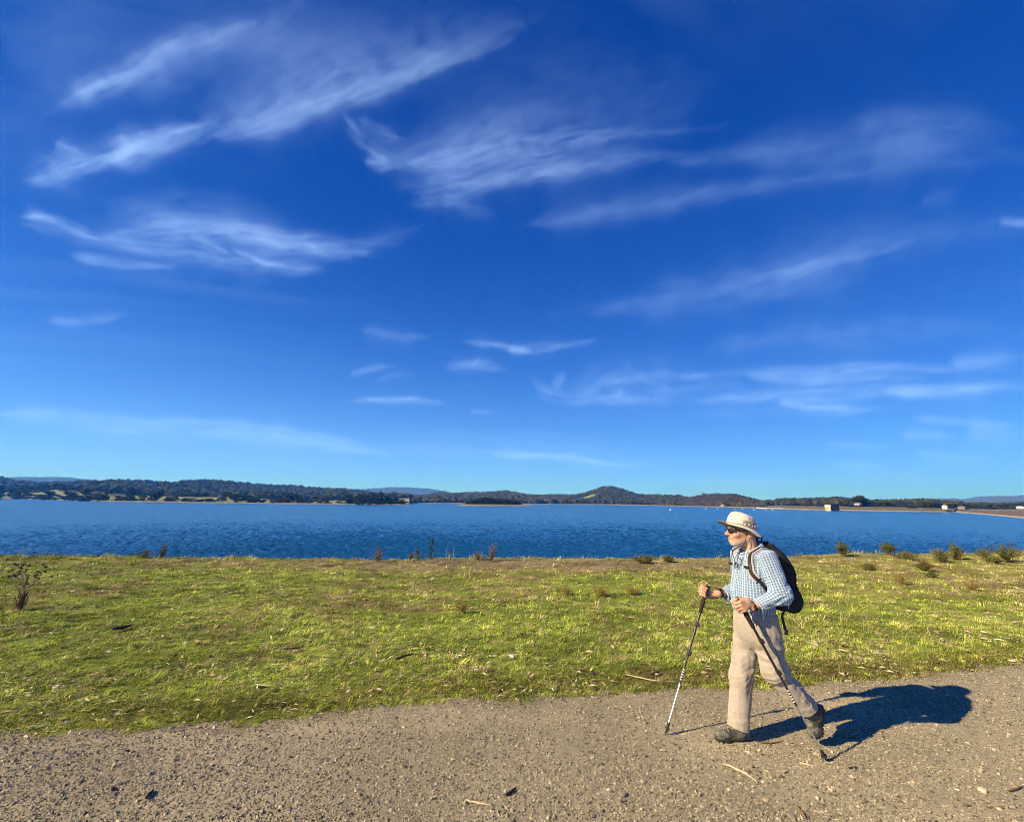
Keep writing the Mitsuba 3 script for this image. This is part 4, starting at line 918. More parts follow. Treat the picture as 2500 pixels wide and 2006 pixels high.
def hand_bones(top, tip, side, wrist, elbow):
    """A fist on a pole grip: four unequal fingers wrapped round it, the thumb leaving the palm's side to lie along the top."""
    g = unitv(top - tip); f = A3(1, 0, 0) - g * g[0]; f = unitv(f); o = np.cross(g, f)
    if o[1] * side < 0: o = -o
    G = top - g * 0.052
    at_ = lambda ff, oo, gg: G + f * ff + o * oo + g * gg
    B = [(wrist, at_(-.048, .016, .004), .0255, .027)]
    for gg, ff in ((.031, .010), (.010, .013), (-.011, .011), (-.030, .006)):
        B.append((at_(-.048, .016, gg * 0.55), at_(ff - .002, .031, gg), .0180, .0125))
    for gg, ff, r, ln in ((.031, .008, .0108, 1.0), (.010, .011, .0112, 1.08), (-.011, .009, .0106, 1.0), (-.030, .004, .0094, .86)):
        k, j1, j2, tp = at_(ff, .031, gg), at_(ff + .030 * ln, .016, gg - .001), at_(ff + .026 * ln, -.016, gg - .003), at_(ff + .004, -.027, gg - .004)
        B += [(k, j1, r * 1.08, r), (j1, j2, r, r * .92), (j2, tp, r * .92, r * .8)]
    t0, t1, t2, t3 = at_(-.040, .004, .020), at_(-.012, .006, .044), at_(.018, .004, .049), at_(.046, .002, .044)
    B += [(t0, t1, .0165, .0125), (t1, t2, .0118, .0108), (t2, t3, .0105, .0082)]
    return B, G, g, f, o


LH, LG, Lg, Lf, Lo = hand_bones(L_TOP, L_TIP, 1, L_WRI, L_ELB)
RH, RG, Rg, Rf, Ro = hand_bones(R_TOP, R_TIP, -1, R_WRI, R_ELB)


def head_sdf(p):
    m = p * [1, 1, 1]; q = np.stack([p[:, 0], np.abs(p[:, 1]), p[:, 2]], -1)
    d = smin(.03, ell(p, (.030, 0, 1.474), (.100, .077, .090)), ell(p, (.078, 0, 1.420), (.072, .060, .088)))
    d = smin(.025, d, cap(q, (.030, .046, 1.394), (.116, .010, 1.351), .022, .020), ell(p, (.108, 0, 1.382), (.044, .033, .040)))
    d = smin(.012, d, cap(q, (.136, 0, 1.462), (.126, .040, 1.462), .015), ell(q, (.112, .040, 1.418), (.030, .024, .024)))      # brow, cheekbones
    d = smin(.010, d, cap(p, (.142, 0, 1.452), (.170, 0, 1.421), .0085, .0125))
    d = smin(.007, d, ell(q, (.156, .0115, 1.4165), (.014, .0085, .0085)))
    d = smin(.008, d, cap(q, (.147, 0, 1.3935), (.138, .022, 1.390), .0065, .004), cap(q, (.146, 0, 1.3795), (.138, .020, 1.382), .0075, .004))
    d = np.maximum(d, -(cap(q, (.156, 0, 1.3865), (.144, .021, 1.386), .0016)) ) 
    d = -smin(.012, -d, ell(q, (.152, .031, 1.445), (.016, .016, .011)))                                                     # eye hollows
    ear = -smin(.006, -ell(q, (.028, .081, 1.428), (.021, .011, .033)), ell(q, (.033, .091, 1.432), (.011, .008, .019)))
    ear = ell(q, (.028, .081, 1.428), (.021, .011, .033)) if ear is None else np.maximum(ell(q, (.028, .081, 1.428), (.021, .011, .033)), -ell(q, (.033, .092, 1.432), (.011, .009, .019)))
    d = smin(.008, d, ear)
    d = smin(.030, d, cap(p, (-.030, 0, 1.27), (.010, 0, 1.395), .055, .051), cap(q, (-.01, .02, 1.26), (.004, .045, 1.39), .022))
    d = smin(.006, d, cap(p, (.045, 0, 1.330), (.049, 0, 1.318), .012))
    return d


def body_sdf(p):
    d = head_sdf(p)
    d = smin(.03, d, ell(p, (-.02, 0, 1.15), (.095, .150, .155)), ell(p, (.005, 0, .98), (.090, .140, .16)), ell(p, (-.005, 0, .78), (.100, .150, .12)))
    for sho, elb, wri, H in ((L_SHO, L_ELB, L_WRI, LH), (R_SHO, R_ELB, R_WRI, RH)):
        d = smin(.03, d, cap(p, sho, elb, .046, .040), cap(p, elb, wri, .038, .0265))
        near = np.flatnonzero(np.linalg.norm(p - wri, axis=1) < .24)
        if len(near):
            q = p[near]; palm = cap(q, *H[0])
            for b in H[1:5]: palm = smin(.012, palm, cap(q, *b))
            hand = palm
            for k in range(4):
                fin = smin(.004, *[cap(q, *b) for b in H[5 + 3 * k:8 + 3 * k]]); hand = smin(.003, hand, fin)
            hand = smin(.005, hand, smin(.004, *[cap(q, *b) for b in H[17:20]]))
            d[near] = smin(.012, d[near], hand)
    for hip, kne, ank in ((R_HIP, R_KNE, R_ANK), (L_HIP, L_KNE, L_ANK)):
        d = smin(.03, d, cap(p, hip, kne, .075, .052), cap(p, kne, ank, .052, .036))
    return d


def shirt_parts(p):
    torso = smin(.07, ell(p, (-.012, 0, 1.165), (.122, .184, .165)), ell(p, (.022, 0, .985), (.124, .176, .160)), ell(p, (.005, 0, .885), (.122, .165, .10)))
    torso = smin(.05, torso, cap(p, (-.022, -.130, 1.262), (-.022, .130, 1.270), .066))
    torso = smin(.04, torso, cap(p, (-.030, 0, 1.27), (-.006, 0, 1.325), .070, .066))
    out = [torso]
    for sho, elb, cuf in ((L_SHO, L_ELB, L_CUF), (R_SHO, R_ELB, R_CUF)):
        u = unitv(cuf - elb); e = (p - cuf) @ u
        out += [cap(p, sho, elb, .073, .063), np.maximum(smin(.012, cap(p, elb, cuf - u * .045, .063, .047), cap(p, cuf - u * .045, cuf + u * .03, .0455)), e)]
    return out


def shirt_sdf(p):
    t, a, b, c, e = shirt_parts(p)
    ka, kb = (.005 + .030 * np.exp(-(np.linalg.norm(p - j, axis=1) / .15) ** 2) for j in (L_SHO, R_SHO))
    d = smin(ka, t, smin(.03, a, b)); d = smin(kb, d, smin(.03, c, e))
    # creases: across the sleeves at the elbow, slanting over the chest, gathered above the waist
    arm = np.exp(-np.minimum(np.linalg.norm(p - L_ELB, axis=1), np.linalg.norm(p - R_ELB, axis=1)) ** 2 / .13**2)
    w = 0.012 * arm * (fold(p @ np.array([[.8, 0, .6], [0, 1, 0], [-.6, 0, .8]]), .15, .15, .042, 201) - .62)
    w += 0.006 * (fold(p @ np.array([[.87, 0, .5], [0, 1, 0], [-.5, 0, .87]]), .08, .09, .22, 202) - .62)
    w += 0.010 * np.exp(-((p[:, 2] - .93) / .06) ** 2) * (fold(p, .22, .22, .05, 203) - .62)
    d = d - w
    for a_, b_ in ((L_ELB, L_CUF), (R_ELB, R_CUF)):                      # sleeves end in open cuffs
        u = unitv(b_ - a_); d = np.maximum(d, -np.maximum(cap(p, b_ - u * .02, b_ + u * .05, .0345), -((p - b_) @ u + .016)))
    d = np.maximum(d, p[:, 2] - 1.318 + 0.85 * np.clip(p[:, 0] + .02, 0, .1) + 0.35 * np.clip(-.02 - p[:, 0], -1, 0))
    return np.maximum(d, .862 - p[:, 2])


def trouser_sdf(p):
    top = smin(.06, ell(p, (.004, 0, .745), (.137, .174, .150)), ell(p, (.000, 0, .83), (.124, .162, .12)))
    hemR, hemL = R_ANK + A3(.003, 0, -.012), L_ANK + A3(.022, 0, .016)
    r = smin(.04, cap(p, R_HIP, R_KNE, .094, .074), cap(p, R_KNE, hemR, .073, .074))
    l = smin(.05, cap(p, L_HIP, L_KNE, .097, .079), cap(p, L_KNE, hemL, .077, .073))
    # creases: behind and over the knees, slanting down from the crotch, long soft ones down the legs, sagging at the hems
    rot = np.array([[.82, 0, .57], [0, 1, 0], [-.57, 0, .82]])
    w = 0.009 * (fold(p, .09, .09, .42, 211) - .62)
    kn = np.exp(-(np.minimum(np.linalg.norm(p - L_KNE, axis=1), np.linalg.norm(p - (R_KNE + A3(0, 0, .05)), axis=1)) / .13) ** 2)
    w += 0.012 * kn * (fold(p @ rot, 0.24, .24, .060, 212) - .62)
    w += 0.013 * np.exp(-((p[:, 2] - .63) / .09) ** 2) * (fold(p @ rot.T, .20, .16, .060, 213) - .62)
    w += 0.006 * np.exp(-((p[:, 2] - .13) / .05) ** 2) * (fold(p, .22, .22, .055, 214) - .62)
    ankl = np.exp(-(np.linalg.norm(p - L_ANK, axis=1) / .12) ** 2); u2 = unitv(hemL - L_KNE)
    w += 0.017 * ankl * (fold(p @ rot, .18, .18, .055, 215) - .62)
    uR = unitv(hemR - R_KNE)
    r = np.maximum(r - w, (p - hemR) @ uR + 0.10 * (p[:, 0] - hemR[0])); l = np.maximum(l - w, (p - hemL) @ u2)
    r = np.maximum(r, -np.maximum(cap(p, R_KNE + (hemR - R_KNE) * .8, hemR + uR * .05, .062), -((p - hemR) @ uR + .05)))
    l = np.maximum(l, -np.maximum(cap(p, L_KNE + (hemL - L_KNE) * .8, hemL + u2 * .05, .059), -((p - hemL) @ u2 + .05)))
    d = smin(.028, top - w * .6, smin(.008, r, l))
    return np.maximum(d, p[:, 2] - .885)


# --- skin
scene['skin'] = {'type': 'principled', 'base_color': VC, 'roughness': 0.52, 'specular': 0.35, 'sheen': 0.2}
bv, bf = surface(body_sdf, (-.46, -.36, .14), (.36, .36, 1.60), .0034)
bv = soften(bv, bf, 2)
sk = np.array([0.47, 0.285, 0.20]) * (0.82 + 0.36 * meshkit.fbm(bv / .012, 3, 301))[:, None]
ruddy = np.exp(-(np.linalg.norm((bv - [.15, 0, 1.418]) / [1, 1.6, 1], axis=1) / .045) ** 2)[:, None]
sk = sk * (1 - .35 * ruddy) + np.array([.56, .22, .16]) * .35 * ruddy
kn_ = np.exp(-(np.minimum(np.linalg.norm(bv - LG - Lf * .03, axis=1), np.linalg.norm(bv - RG - Rf * .03, axis=1)) / .045) ** 2)[:, None]
sk = sk * (1 - .35 * kn_) + np.array([.55, .27, .20]) * .35 * kn_
# a short white beard over jaw, chin and lip; grey hair at temple and nape
ja = np.clip((1.386 - bv[:, 2] + 0.20 * (0.10 - bv[:, 0]).clip(0, 1)) / .022, 0, 1) * np.clip((bv[:, 2] - 1.328) / .012, 0, 1) * np.clip((bv[:, 0] - .022) / .03, 0, 1)
lip = np.exp(-(((bv[:, 2] - 1.3865) / .0075) ** 2 + (bv[:, 1] / .032) ** 2)) * (bv[:, 0] > .115)
ja = (0.75 * ja * (1 - lip) * (0.55 + 0.6 * meshkit.fbm(bv / .004, 2, 302)))[:, None].clip(0, 1) * .72
sk = sk * (1 - ja) + np.array([.55, .515, .475]) * ja
sk = sk * (1 - .75 * lip[:, None]) + np.array([.20, .06, .05]) * .75 * lip[:, None]
ha = (np.clip((bv[:, 2] - 1.425) / .02, 0, 1) * np.clip((.028 - bv[:, 0]) / .02, 0, 1))[:, None] * .8
ha = np.maximum(ha, (np.clip((-.01 - bv[:, 0]) / .02, 0, 1) * np.clip((bv[:, 2] - 1.385) / .02, 0, 1))[:, None] * .8)
sk = sk * (1 - ha) + np.array([.34, .32, .30]) * ha
scene['person__body'] = ply((world(bv), bf), 'skin', smooth=True, color=sk.clip(0, 1))

# --- shirt, its checks following the cloth
def checks(p, n, uv):
    u, v = uv.x / 0.0185, uv.y / 0.0180
    fu, fv = u - dr.floor(u), v - dr.floor(v)
    lu, lv = smoothstep(.19, .10, dr.abs(fu - .5)), smoothstep(.16, .08, dr.abs(fv - .5))
    w = dr.maximum(lu, lv * .8)
    weave = 0.92 + 0.16 * noise(uv.x * 900, uv.y * 900)
    dark = dr.select(cell_rand(dr.floor(u * .5), 3) > .5, 1.0, 0.86)
    return mix((.115, .205, .335), (.42, .53, .66), w) * weave * dark
scene['checked_cotton'] = {'type': 'twosided', 'bsdf': {'type': 'principled', 'base_color': proc(checks), 'roughness': 0.85, 'specular': 0.2, 'sheen': 0.3}}
sv, sf = surface(shirt_sdf, (-.22, -.37, .84), (.22, .37, 1.36), .0046)
sv = soften(sv, sf, 1); sn = normals_of(sv, sf)
part = np.argmin(np.stack([d - (0.012 if i == 0 else 0) for i, d in enumerate(shirt_parts(sv))]), 0)
fp = np.where(part[sf[:, 0]] == part[sf[:, 1]], part[sf[:, 0]], part[sf[:, 2]])
UV = np.zeros((len(sf), 3, 2))
for i, (a_, b_, rr_) in enumerate(((A3(0, 0, .8), A3(0, 0, 1.4), .15), (L_SHO, L_ELB, .068), (L_ELB, L_CUF, .055), (R_SHO, R_ELB, .068), (R_ELB, R_CUF, .055))):
    m = fp == i; q = sv[sf[m]] - a_; u = unitv(b_ - a_)
    x = unitv(A3(1, 0, 0) - u * u[0]); y = np.cross(u, x); sgn = 1 if i in (0, 1, 2) else -1
    if i == 0: x, y = A3(1, 0, 0), A3(0, 1, 0)
    ang = np.arctan2(q @ y, q @ x - (0.0 if i else 0.0)); ang = ang[:, :1] + (ang - ang[:, :1] + np.pi) % (2 * np.pi) - np.pi
    UV[m, :, 0] = ang * rr_; UV[m, :, 1] = q @ u
cv, cn = world(sv[sf].reshape(-1, 3)), sn[sf].reshape(-1, 3) @ MAN
scene['person__shirt'] = {'type': 'ply', 'filename': meshkit.write_ply((cv, np.arange(len(cv)).reshape(-1, 3)), False, UV.reshape(-1, 2), None, normals=cn), 'face_normals': False, 'bsdf': {'type': 'ref', 'id': 'checked_cotton'}}


def snap(p, sdf, off, n=6):
    """Moves points onto the surface where sdf = off."""
    p = np.array(p, float)
    for _ in range(n):
        d = sdf(p); e = 1e-3
        gr = np.stack([sdf(p + e * np.eye(3)[k]) - sdf(p - e * np.eye(3)[k]) for k in range(3)], -1) / (2 * e)
        gr /= np.linalg.norm(gr, axis=1, keepdims=True) + 1e-9
        p = p - (d - off)[:, None] * gr * .9
    return p


def spline(pts, n):
    p = np.array(pts, float); s = np.concatenate([[0], np.cumsum(np.linalg.norm(np.diff(p, axis=0), axis=1))])
    from scipy.interpolate import PchipInterpolator
    u = np.linspace(0, s[-1], n); return np.stack([PchipInterpolator(s, p[:, k])(u) for k in range(3)], -1)


def shell(rows, thick):
    """A sheet (rows x columns of points) given a thickness along its own normals, closed at its edges."""
    R_ = np.array(rows, float); n, m = R_.shape[:2]; f = tri(grid_faces(n, m)); nv = normals_of(R_.reshape(-1, 3), f)
    a, b = R_.reshape(-1, 3) + nv * thick / 2, R_.reshape(-1, 3) - nv * thick / 2
    i = np.arange(n * m).reshape(n, m); rim = np.concatenate([i[0, :-1], i[:-1, -1], i[-1, :0:-1], i[:0:-1, 0]]); nx = np.roll(rim, -1)
    side_ = np.vstack([np.stack([rim, nx, nx + n * m], 1), np.stack([rim, nx + n * m, rim + n * m], 1)])
    return np.vstack([a, b]), np.vstack([f, f[:, ::-1] + n * m, side_[:, ::-1]])


def strap_on(pts, width, off, thick, sdf, n=36, across=5, lateral=None):
    c = spline(pts, n); c = snap(c, sdf, off)
    t = np.gradient(c, axis=0); t /= np.linalg.norm(t, axis=1, keepdims=True)
    e = 1e-3; gr = np.stack([sdf(c + e * np.eye(3)[k]) - sdf(c - e * np.eye(3)[k]) for k in range(3)], -1); gr /= np.linalg.norm(gr, axis=1, keepdims=True) + 1e-9
    w = np.cross(t, gr); w /= np.linalg.norm(w, axis=1, keepdims=True)
    rows = [snap(c + w * x, sdf, off) for x in np.linspace(-width / 2, width / 2, across)]
    return shell(np.array(rows).transpose(1, 0, 2), thick)


# collar: a fold-over band, open in a V at the throat
ph = np.linspace(math.radians(-158), math.radians(158), 45)          # round the back, from throat to throat
rows = []
for k, (r_, z_) in enumerate(((.068, -.012), (.064, .014), (.066, .040), (.073, .043), (.086, .020), (.102, -.016))):
    back = np.cos(ph) * .5 + .5                                        # 1 at the nape, 0 at the throat
    lean = A3(-.020, 0, 1.302) + 0 * ph[:, None]
    rr_ = r_ * (1.0 + .05 * (1 - back)) + (.010 * (1 - back) if k >= 4 else 0)
    rows.append(np.stack([lean[:, 0] - np.cos(ph) * rr_ * .98 + .018 * (1 - back), np.sin(ph) * rr_ * 1.05, lean[:, 2] + z_ + .026 * back - .058 * (1 - back) - (.010 * (1 - back) if k >= 4 else 0)], -1))
rows = np.array(rows); q = rows[3:].reshape(-1, 3); q = np.where((shirt_sdf(q) < .004)[:, None], snap(q, shirt_sdf, .004), q); rows[3:] = q.reshape(3, -1, 3)
v, f = shell(rows, .0035)
an = np.concatenate([np.tile(ph, 6)] * 2); hh = np.repeat(np.tile(np.repeat(np.arange(6) * .02, len(ph)), 1), 1); hh = np.concatenate([hh, hh])
scene['person__shirt__collar'] = ply((world(v), f), 'checked_cotton', smooth=True, uv=np.stack([an * .065, hh], -1))
scene['dark_button'] = rough(rgb(.06, .065, .08), .35, .5)
for z in (1.215, 1.145, 1.075, 1.005, .94):
    c = snap(A3(.14, 0.0, z)[None], shirt_sdf, .0015)[0]
    m = trimesh.creation.cylinder(.0052, .003, sections=12); n_ = unitv(A3(.9, .0, .15)); M = trimesh.geometry.align_vectors([0, 0, 1], n_)
    scene['person__shirt__' + numbered('button')] = ply((world(np.array(m.vertices) @ M[:3, :3].T + c), np.array(m.faces)), 'dark_button')
v, f = strap_on([(.10, .0, 1.262), (.115, 0, 1.15), (.14, 0, 1.0), (.14, 0, .875)], .030, .0012, .0016, shirt_sdf, 40, 4)
nn = len(v) // 2; uu = np.tile(np.linspace(0, .03, 4), 40); vv_ = np.repeat(np.linspace(0, .4, 40), 4)
scene['person__shirt__placket'] = ply((world(v), f), 'checked_cotton', smooth=True, uv=np.stack([np.tile(uu, 2), np.tile(vv_, 2)], -1))
pk = np.array([[snap(A3(.10, y, z)[None], shirt_sdf, .003)[0] for y in np.linspace(.055, .125, 7)] for z in np.linspace(1.175, 1.145, 4)])
v, f = shell(pk, .003); scene['person__shirt__pocket_flap'] = ply((world(v), f), 'checked_cotton', smooth=True, uv=np.stack([np.tile(np.tile(np.linspace(0, .07, 7), 4), 2), np.tile(np.repeat(np.linspace(0, .03, 4), 7), 2)], -1))

# --- trousers
scene['beige_cotton'] = {'type': 'twosided', 'bsdf': {'type': 'principled', 'base_color': proc(lambda p, n, uv: mix((.295, .272, .235), (.36, .335, .295), fbm(p.x * 9, p.y * 9, p.z * 9, 3)) * (0.93 + 0.14 * noise(p.x * 420, p.y * 420, p.z * 420))), 'roughness': 0.85, 'specular': 0.2, 'sheen': 0.25}}
tv, tf = surface(trouser_sdf, (-.42, -.22, .02), (.30, .25, .90), .0048)
tv = soften(tv, tf, 1)
scene['person__trousers'] = ply((world(tv), tf), 'beige_cotton', smooth=True)
scene['brown_seam'] = rough(rgb(.13, .10, .075), .7)
zp = snap(spline([(.075, .000, .37), (.100, .016, .28), (.125, .028, .19), (.140, .032, .09)], 16), trouser_sdf, .001)
v, f = tube_mesh(zp, .0032, 5); scene['person__trousers__zip'] = ply((world(v), f), 'brown_seam')
for pts in ([(.085, .135, .83), (.045, .165, .77), (.01, .180, .70)], [(-.01, .185, .70), (-.035, .185, .58), (-.055, .182, .49), (-.13, .165, .41), (-.24, .150, .28)]):
    sm = snap(spline(pts, 22), trouser_sdf, .0004); v, f = tube_mesh(sm, .0017, 4); scene['person__trousers__' + numbered('seam')] = ply((world(v), f), 'brown_seam')
wb = np.array([[snap(A3(.16 * math.cos(a_), .19 * math.sin(a_), z)[None], trouser_sdf, .0025)[0] for a_ in np.linspace(-math.pi, math.pi, 40)] for z in (.872, .85, .835)])
v, f = shell(wb, .004); scene['person__trousers__waistband'] = ply((world(v), f), 'beige_cotton', smooth=True)

# --- shoes: soles, uppers, laces; the trailing one stands on its bent toes
scene['shoe_leather'] = rough(proc(lambda p, n, uv: mix((.040, .042, .036), (.135, .135, .110), smoothstep(.42, .62, fbm(p.x * 26, p.y * 26, p.z * 26, 3)))), .65, .35)
scene['black_rubber'] = rough(rgb(.018, .018, .019), .6, .4)
scene['grey_lace'] = rough(rgb(.22, .22, .19), .8)


def shoe_upper(p):
    x, y, z = p.T
    d = smin(.03, cap(p, (.055, 0, .060), (.085, 0, .050), .046, .046), cap(p, (.10, 0, .046), (.218, .004, .034), .044, .037), cap(p, (.055, 0, .06), (.070, 0, .105), .042, .044))
    d = smin(.02, d, ell(p, (.030, 0, .045), (.030, .036, .055)))
    d = d - .003 * (fold(p, .03, .05, .03, 231) - .6)
    d = np.maximum(d, .016 - z); d = np.maximum(d, z - .118 - .25 * (.06 - x))
    return np.maximum(d, -np.maximum(cap(p, (.058, 0, .07), (.072, 0, .14), .036), -(z - .085)))


def shoe_sole(p):
    x, y, z = p.T
    q = p * [1, 1, 0] + 0
    d2 = smin(.04, cap(q, (.040, 0, 0), (.10, 0, 0), .038, .037), cap(q, (.175, .002, 0), (.212, .004, 0), .047, .043))
    lift = .020 * np.clip((x - .2) / .08, 0, 1) ** 2
    d = np.maximum(d2, np.abs(z - .013 - lift) - .0135)
    return np.maximum(d, -np.maximum(np.abs((x / .024) % 1 - .5) * .024 - .0045, z - .006 - lift))


uv_, uf_ = surface(shoe_upper, (-.02, -.07, 0), (.30, .07, .16), .0036); so_v, so_f = surface(shoe_sole, (-.02, -.07, -.01), (.30, .07, .06), .0032)
def lace_set():
    out = []
    for i in range(6):
        x0 = .105 + i * .017
        pts = [A3(x0 + .009 * (-1) ** i * (k - 2) / 2, (k - 2) * .013, .2) for k in range(5)]
        for q in pts:
            z = np.linspace(.02, .14, 61); d = shoe_upper(np.stack([z * 0 + q[0], z * 0 + q[1], z], -1)); q[2] = z[np.flatnonzero(d < 0)[-1]] + .0015 if (d < 0).any() else .05
        out.append(tube_mesh(pts, .0026, 5))
    return out
LACES = lace_set()


def put_shoe(root, heel, heading, pitch, bend, t_side):
    def place(v):
        v = np.array(v, float); x = v[:, 0] - .185
        th = math.radians(bend) * np.clip(x / .02, 0, 1)
        xx, zz = np.where(x > 0, .185 + x * np.cos(th) - 0 * x, v[:, 0]), v[:, 2]
        X = np.where(x > 0, .185 + x * np.cos(th) - (v[:, 2]) * np.sin(th), v[:, 0]); Z = np.where(x > 0, x * np.sin(th) + v[:, 2] * np.cos(th), v[:, 2])
        Y = v[:, 1] * t_side
        a = math.radians(heading); X, Y = X * math.cos(a) - Y * math.sin(a), X * math.sin(a) + Y * math.cos(a)
        c, s = math.cos(math.radians(pitch)), math.sin(math.radians(pitch))
        return world(np.stack([heel[0] + X * c - Z * s, heel[1] + Y, heel[2] + X * s + Z * c], -1))
    fl = lambda f: f if t_side > 0 else f[:, ::-1]
    scene[root] = ply((place(uv_), fl(uf_)), 'shoe_leather', smooth=True)
    scene[root + '__sole'] = ply((place(so_v), fl(so_f)), 'black_rubber', smooth=40)
    for v, f in LACES: scene[root + '__' + numbered('lace_' + root[-3:]).replace('lace_' + root[-3:], 'lace')] = ply((place(v), fl(f)), 'grey_lace', smooth=True)


put_shoe('person__shoe', A3(.100, -.052, -.012), 4, 0, 0, -1)
put_shoe('person__shoe_001', A3(-.388, .073, .262), -3, -77, 40, 1)

# --- hat: crown and wavy brim, cream canvas with a taupe mesh panel
HC = A3(.050, 0, 1.472); hp = math.radians(13); HU, HV, HW = A3(math.cos(hp), 0, math.sin(hp)), A3(0, 1, 0), A3(-math.sin(hp), 0, math.cos(hp))
scene['hat_canvas'] = {'type': 'twosided', 'bsdf': {'type': 'principled', 'base_color': VC, 'roughness': 0.85, 'specular': 0.2, 'sheen': 0.3}}
ph = np.linspace(0, 2 * np.pi, 97)[:-1]
def hat_point(a, scale, w): return HC + np.outer(np.cos(a) * .108 * scale, HU) + np.outer(np.sin(a) * .090 * scale, HV) + np.outer(w * np.ones_like(a), HW)
rows, tint = [], []
for sc, w in ((1.005, -.012), (1.01, .004), (1.0, .022), (.985, .042), (.955, .062), (.90, .079), (.80, .093), (.66, .102), (.45, .108), (.22, .110), (.02, .111)):
    r_ = hat_point(ph, sc, w)
    nz = meshkit.fbm(np.stack([np.cos(ph) * 2.6, np.sin(ph) * 2.6, ph * 0 + w * 26], -1), 3, 241) - .5
    out = (r_ - HC - w * HW); out /= np.linalg.norm(out, axis=1, keepdims=True) + 1e-9
    rows.append(r_ + out * nz[:, None] * (.022 if w > .03 else .008) * min(1, sc * 1.4) + HW * (.010 * (nz[:, None]) if w > .07 else 0) - HW * .012 * (w > .05) * (0.5 - .5 * np.cos(ph))[:, None])
    side_ = (np.abs(np.abs(((ph + np.pi) % (2 * np.pi)) - np.pi) - 1.75) < .55) & (w > .016) & (w < .06)
    tint.append(np.where(side_[:, None], A3(.25, .205, .165), A3(.52, .50, .465)) * np.ones((len(ph), 1)))
Rw = np.array(rows); f = tri(grid_faces(len(rows), len(ph), True)); v = Rw.reshape(-1, 3)
scene['person__hat'] = ply((world(v), f), 'hat_canvas', smooth=True, color=np.array(tint).reshape(-1, 3))
rows = []
for u in np.linspace(0, 1, 9):
    fa = np.abs(((ph + np.pi) % (2 * np.pi)) - np.pi)                   # angle from the front
    ext = np.interp(fa, [0, .6, 1.2, 1.8, 2.6, 3.15], [.070, .060, .049, .044, .042, .042])
    drop = np.interp(fa, [0, .35, .8, 1.3, 1.9, 2.5, 3.15], [.005, .006, .006, -.012, -.034, -.034, -.038]) + .006 * np.sin(5 * ph + 1) * u
    base = hat_point(ph, 1.0, -.008); rad = (np.outer(np.cos(ph) * .108, HU) + np.outer(np.sin(ph) * .09, HV)); rad /= np.linalg.norm(rad, axis=1, keepdims=True)
    rows.append(base + rad * (ext * u)[:, None] + np.outer(drop * u**1.3 + np.where(fa < .5, .003, 0) * u**3, HW))
Rw = np.array(rows); n_, m_ = Rw.shape[:2]; f = tri(grid_faces(n_, m_, True)); nv = normals_of(Rw.reshape(-1, 3), f)
a_, b_ = Rw.reshape(-1, 3) + nv * .0015, Rw.reshape(-1, 3) - nv * .0015
k = np.arange(m_); e0 = (n_ - 1) * m_; rim = np.vstack([np.stack([e0 + k, e0 + (k + 1) % m_, e0 + (k + 1) % m_ + n_ * m_], 1), np.stack([e0 + k, e0 + (k + 1) % m_ + n_ * m_, e0 + k + n_ * m_], 1)])
up_ = nv[:, 2].mean() > 0
col = np.vstack([np.tile(A3(.52, .50, .465), (n_ * m_, 1)), np.tile(A3(.22, .18, .14), (n_ * m_, 1))]) if up_ else np.vstack([np.tile(A3(.22, .18, .14), (n_ * m_, 1)), np.tile(A3(.52, .50, .465), (n_ * m_, 1))])
scene['person__hat__brim'] = ply((world(np.vstack([a_, b_])), np.vstack([f, f[:, ::-1] + n_ * m_, rim])), 'hat_canvas', smooth=True, color=col)
scene['black_cord'] = rough(rgb(.014, .014, .016), .7)
scene['hat_trim'] = rough(rgb(.30, .25, .20), .8)
hb = np.vstack([hat_point(ph, 1.03, .012), hat_point(ph[:1], 1.03, .012)])
v, f = tube_mesh(hb, .0035, 6, False); scene['person__hat__band'] = ply((world(v), f), 'hat_trim', smooth=True)
for k, a0 in enumerate((1.35, 1.62, 1.9, 2.15)):
    c = hat_point(np.array([a0]), 1.045, .020 + .004 * (k % 2))[0]; m = trimesh.creation.torus(.0055, .0022, 10, 6)
    M = trimesh.geometry.align_vectors([0, 0, 1], unitv(c - HC)); scene['person__hat__' + numbered('eyelet')] = ply((world(np.array(m.vertices) @ M[:3, :3].T + c), np.array(m.faces)), 'white_paint', smooth=True)
for pts in ([(.060, .082, 1.430), (.070, .078, 1.375), (.088, .060, 1.330), (.112, .040, 1.262), (.126, .024, 1.205)], [(.060, -.082, 1.430), (.085, -.070, 1.372), (.128, -.022, 1.335), (.134, .0, 1.270), (.128, .020, 1.205)],
            [(.128, .022, 1.208), (.133, .030, 1.188), (.128, .044, 1.182), (.124, .036, 1.200)], [(.128, .022, 1.206), (.138, .012, 1.186), (.136, .022, 1.172), (.130, .026, 1.196)], [(.112, .040, 1.250), (.108, .068, 1.225), (.112, .058, 1.205), (.126, .026, 1.200)]):
    c = spline(pts, 18); low_s = c[:, 2] < 1.30; c[low_s] = np.where((shirt_sdf(c[low_s]) < .003)[:, None], snap(c[low_s], shirt_sdf, .003), c[low_s])
    v, f = tube_mesh(c, .0024, 6); scene['person__hat__' + numbered('chin_cord')] = ply((world(v), f), 'black_cord', smooth=True)
v, f = box_mesh((.012, .011, .018), .003); scene['person__hat__toggle'] = ply((world(v + [.132, .023, 1.206]), f), 'black_cord', smooth=30)

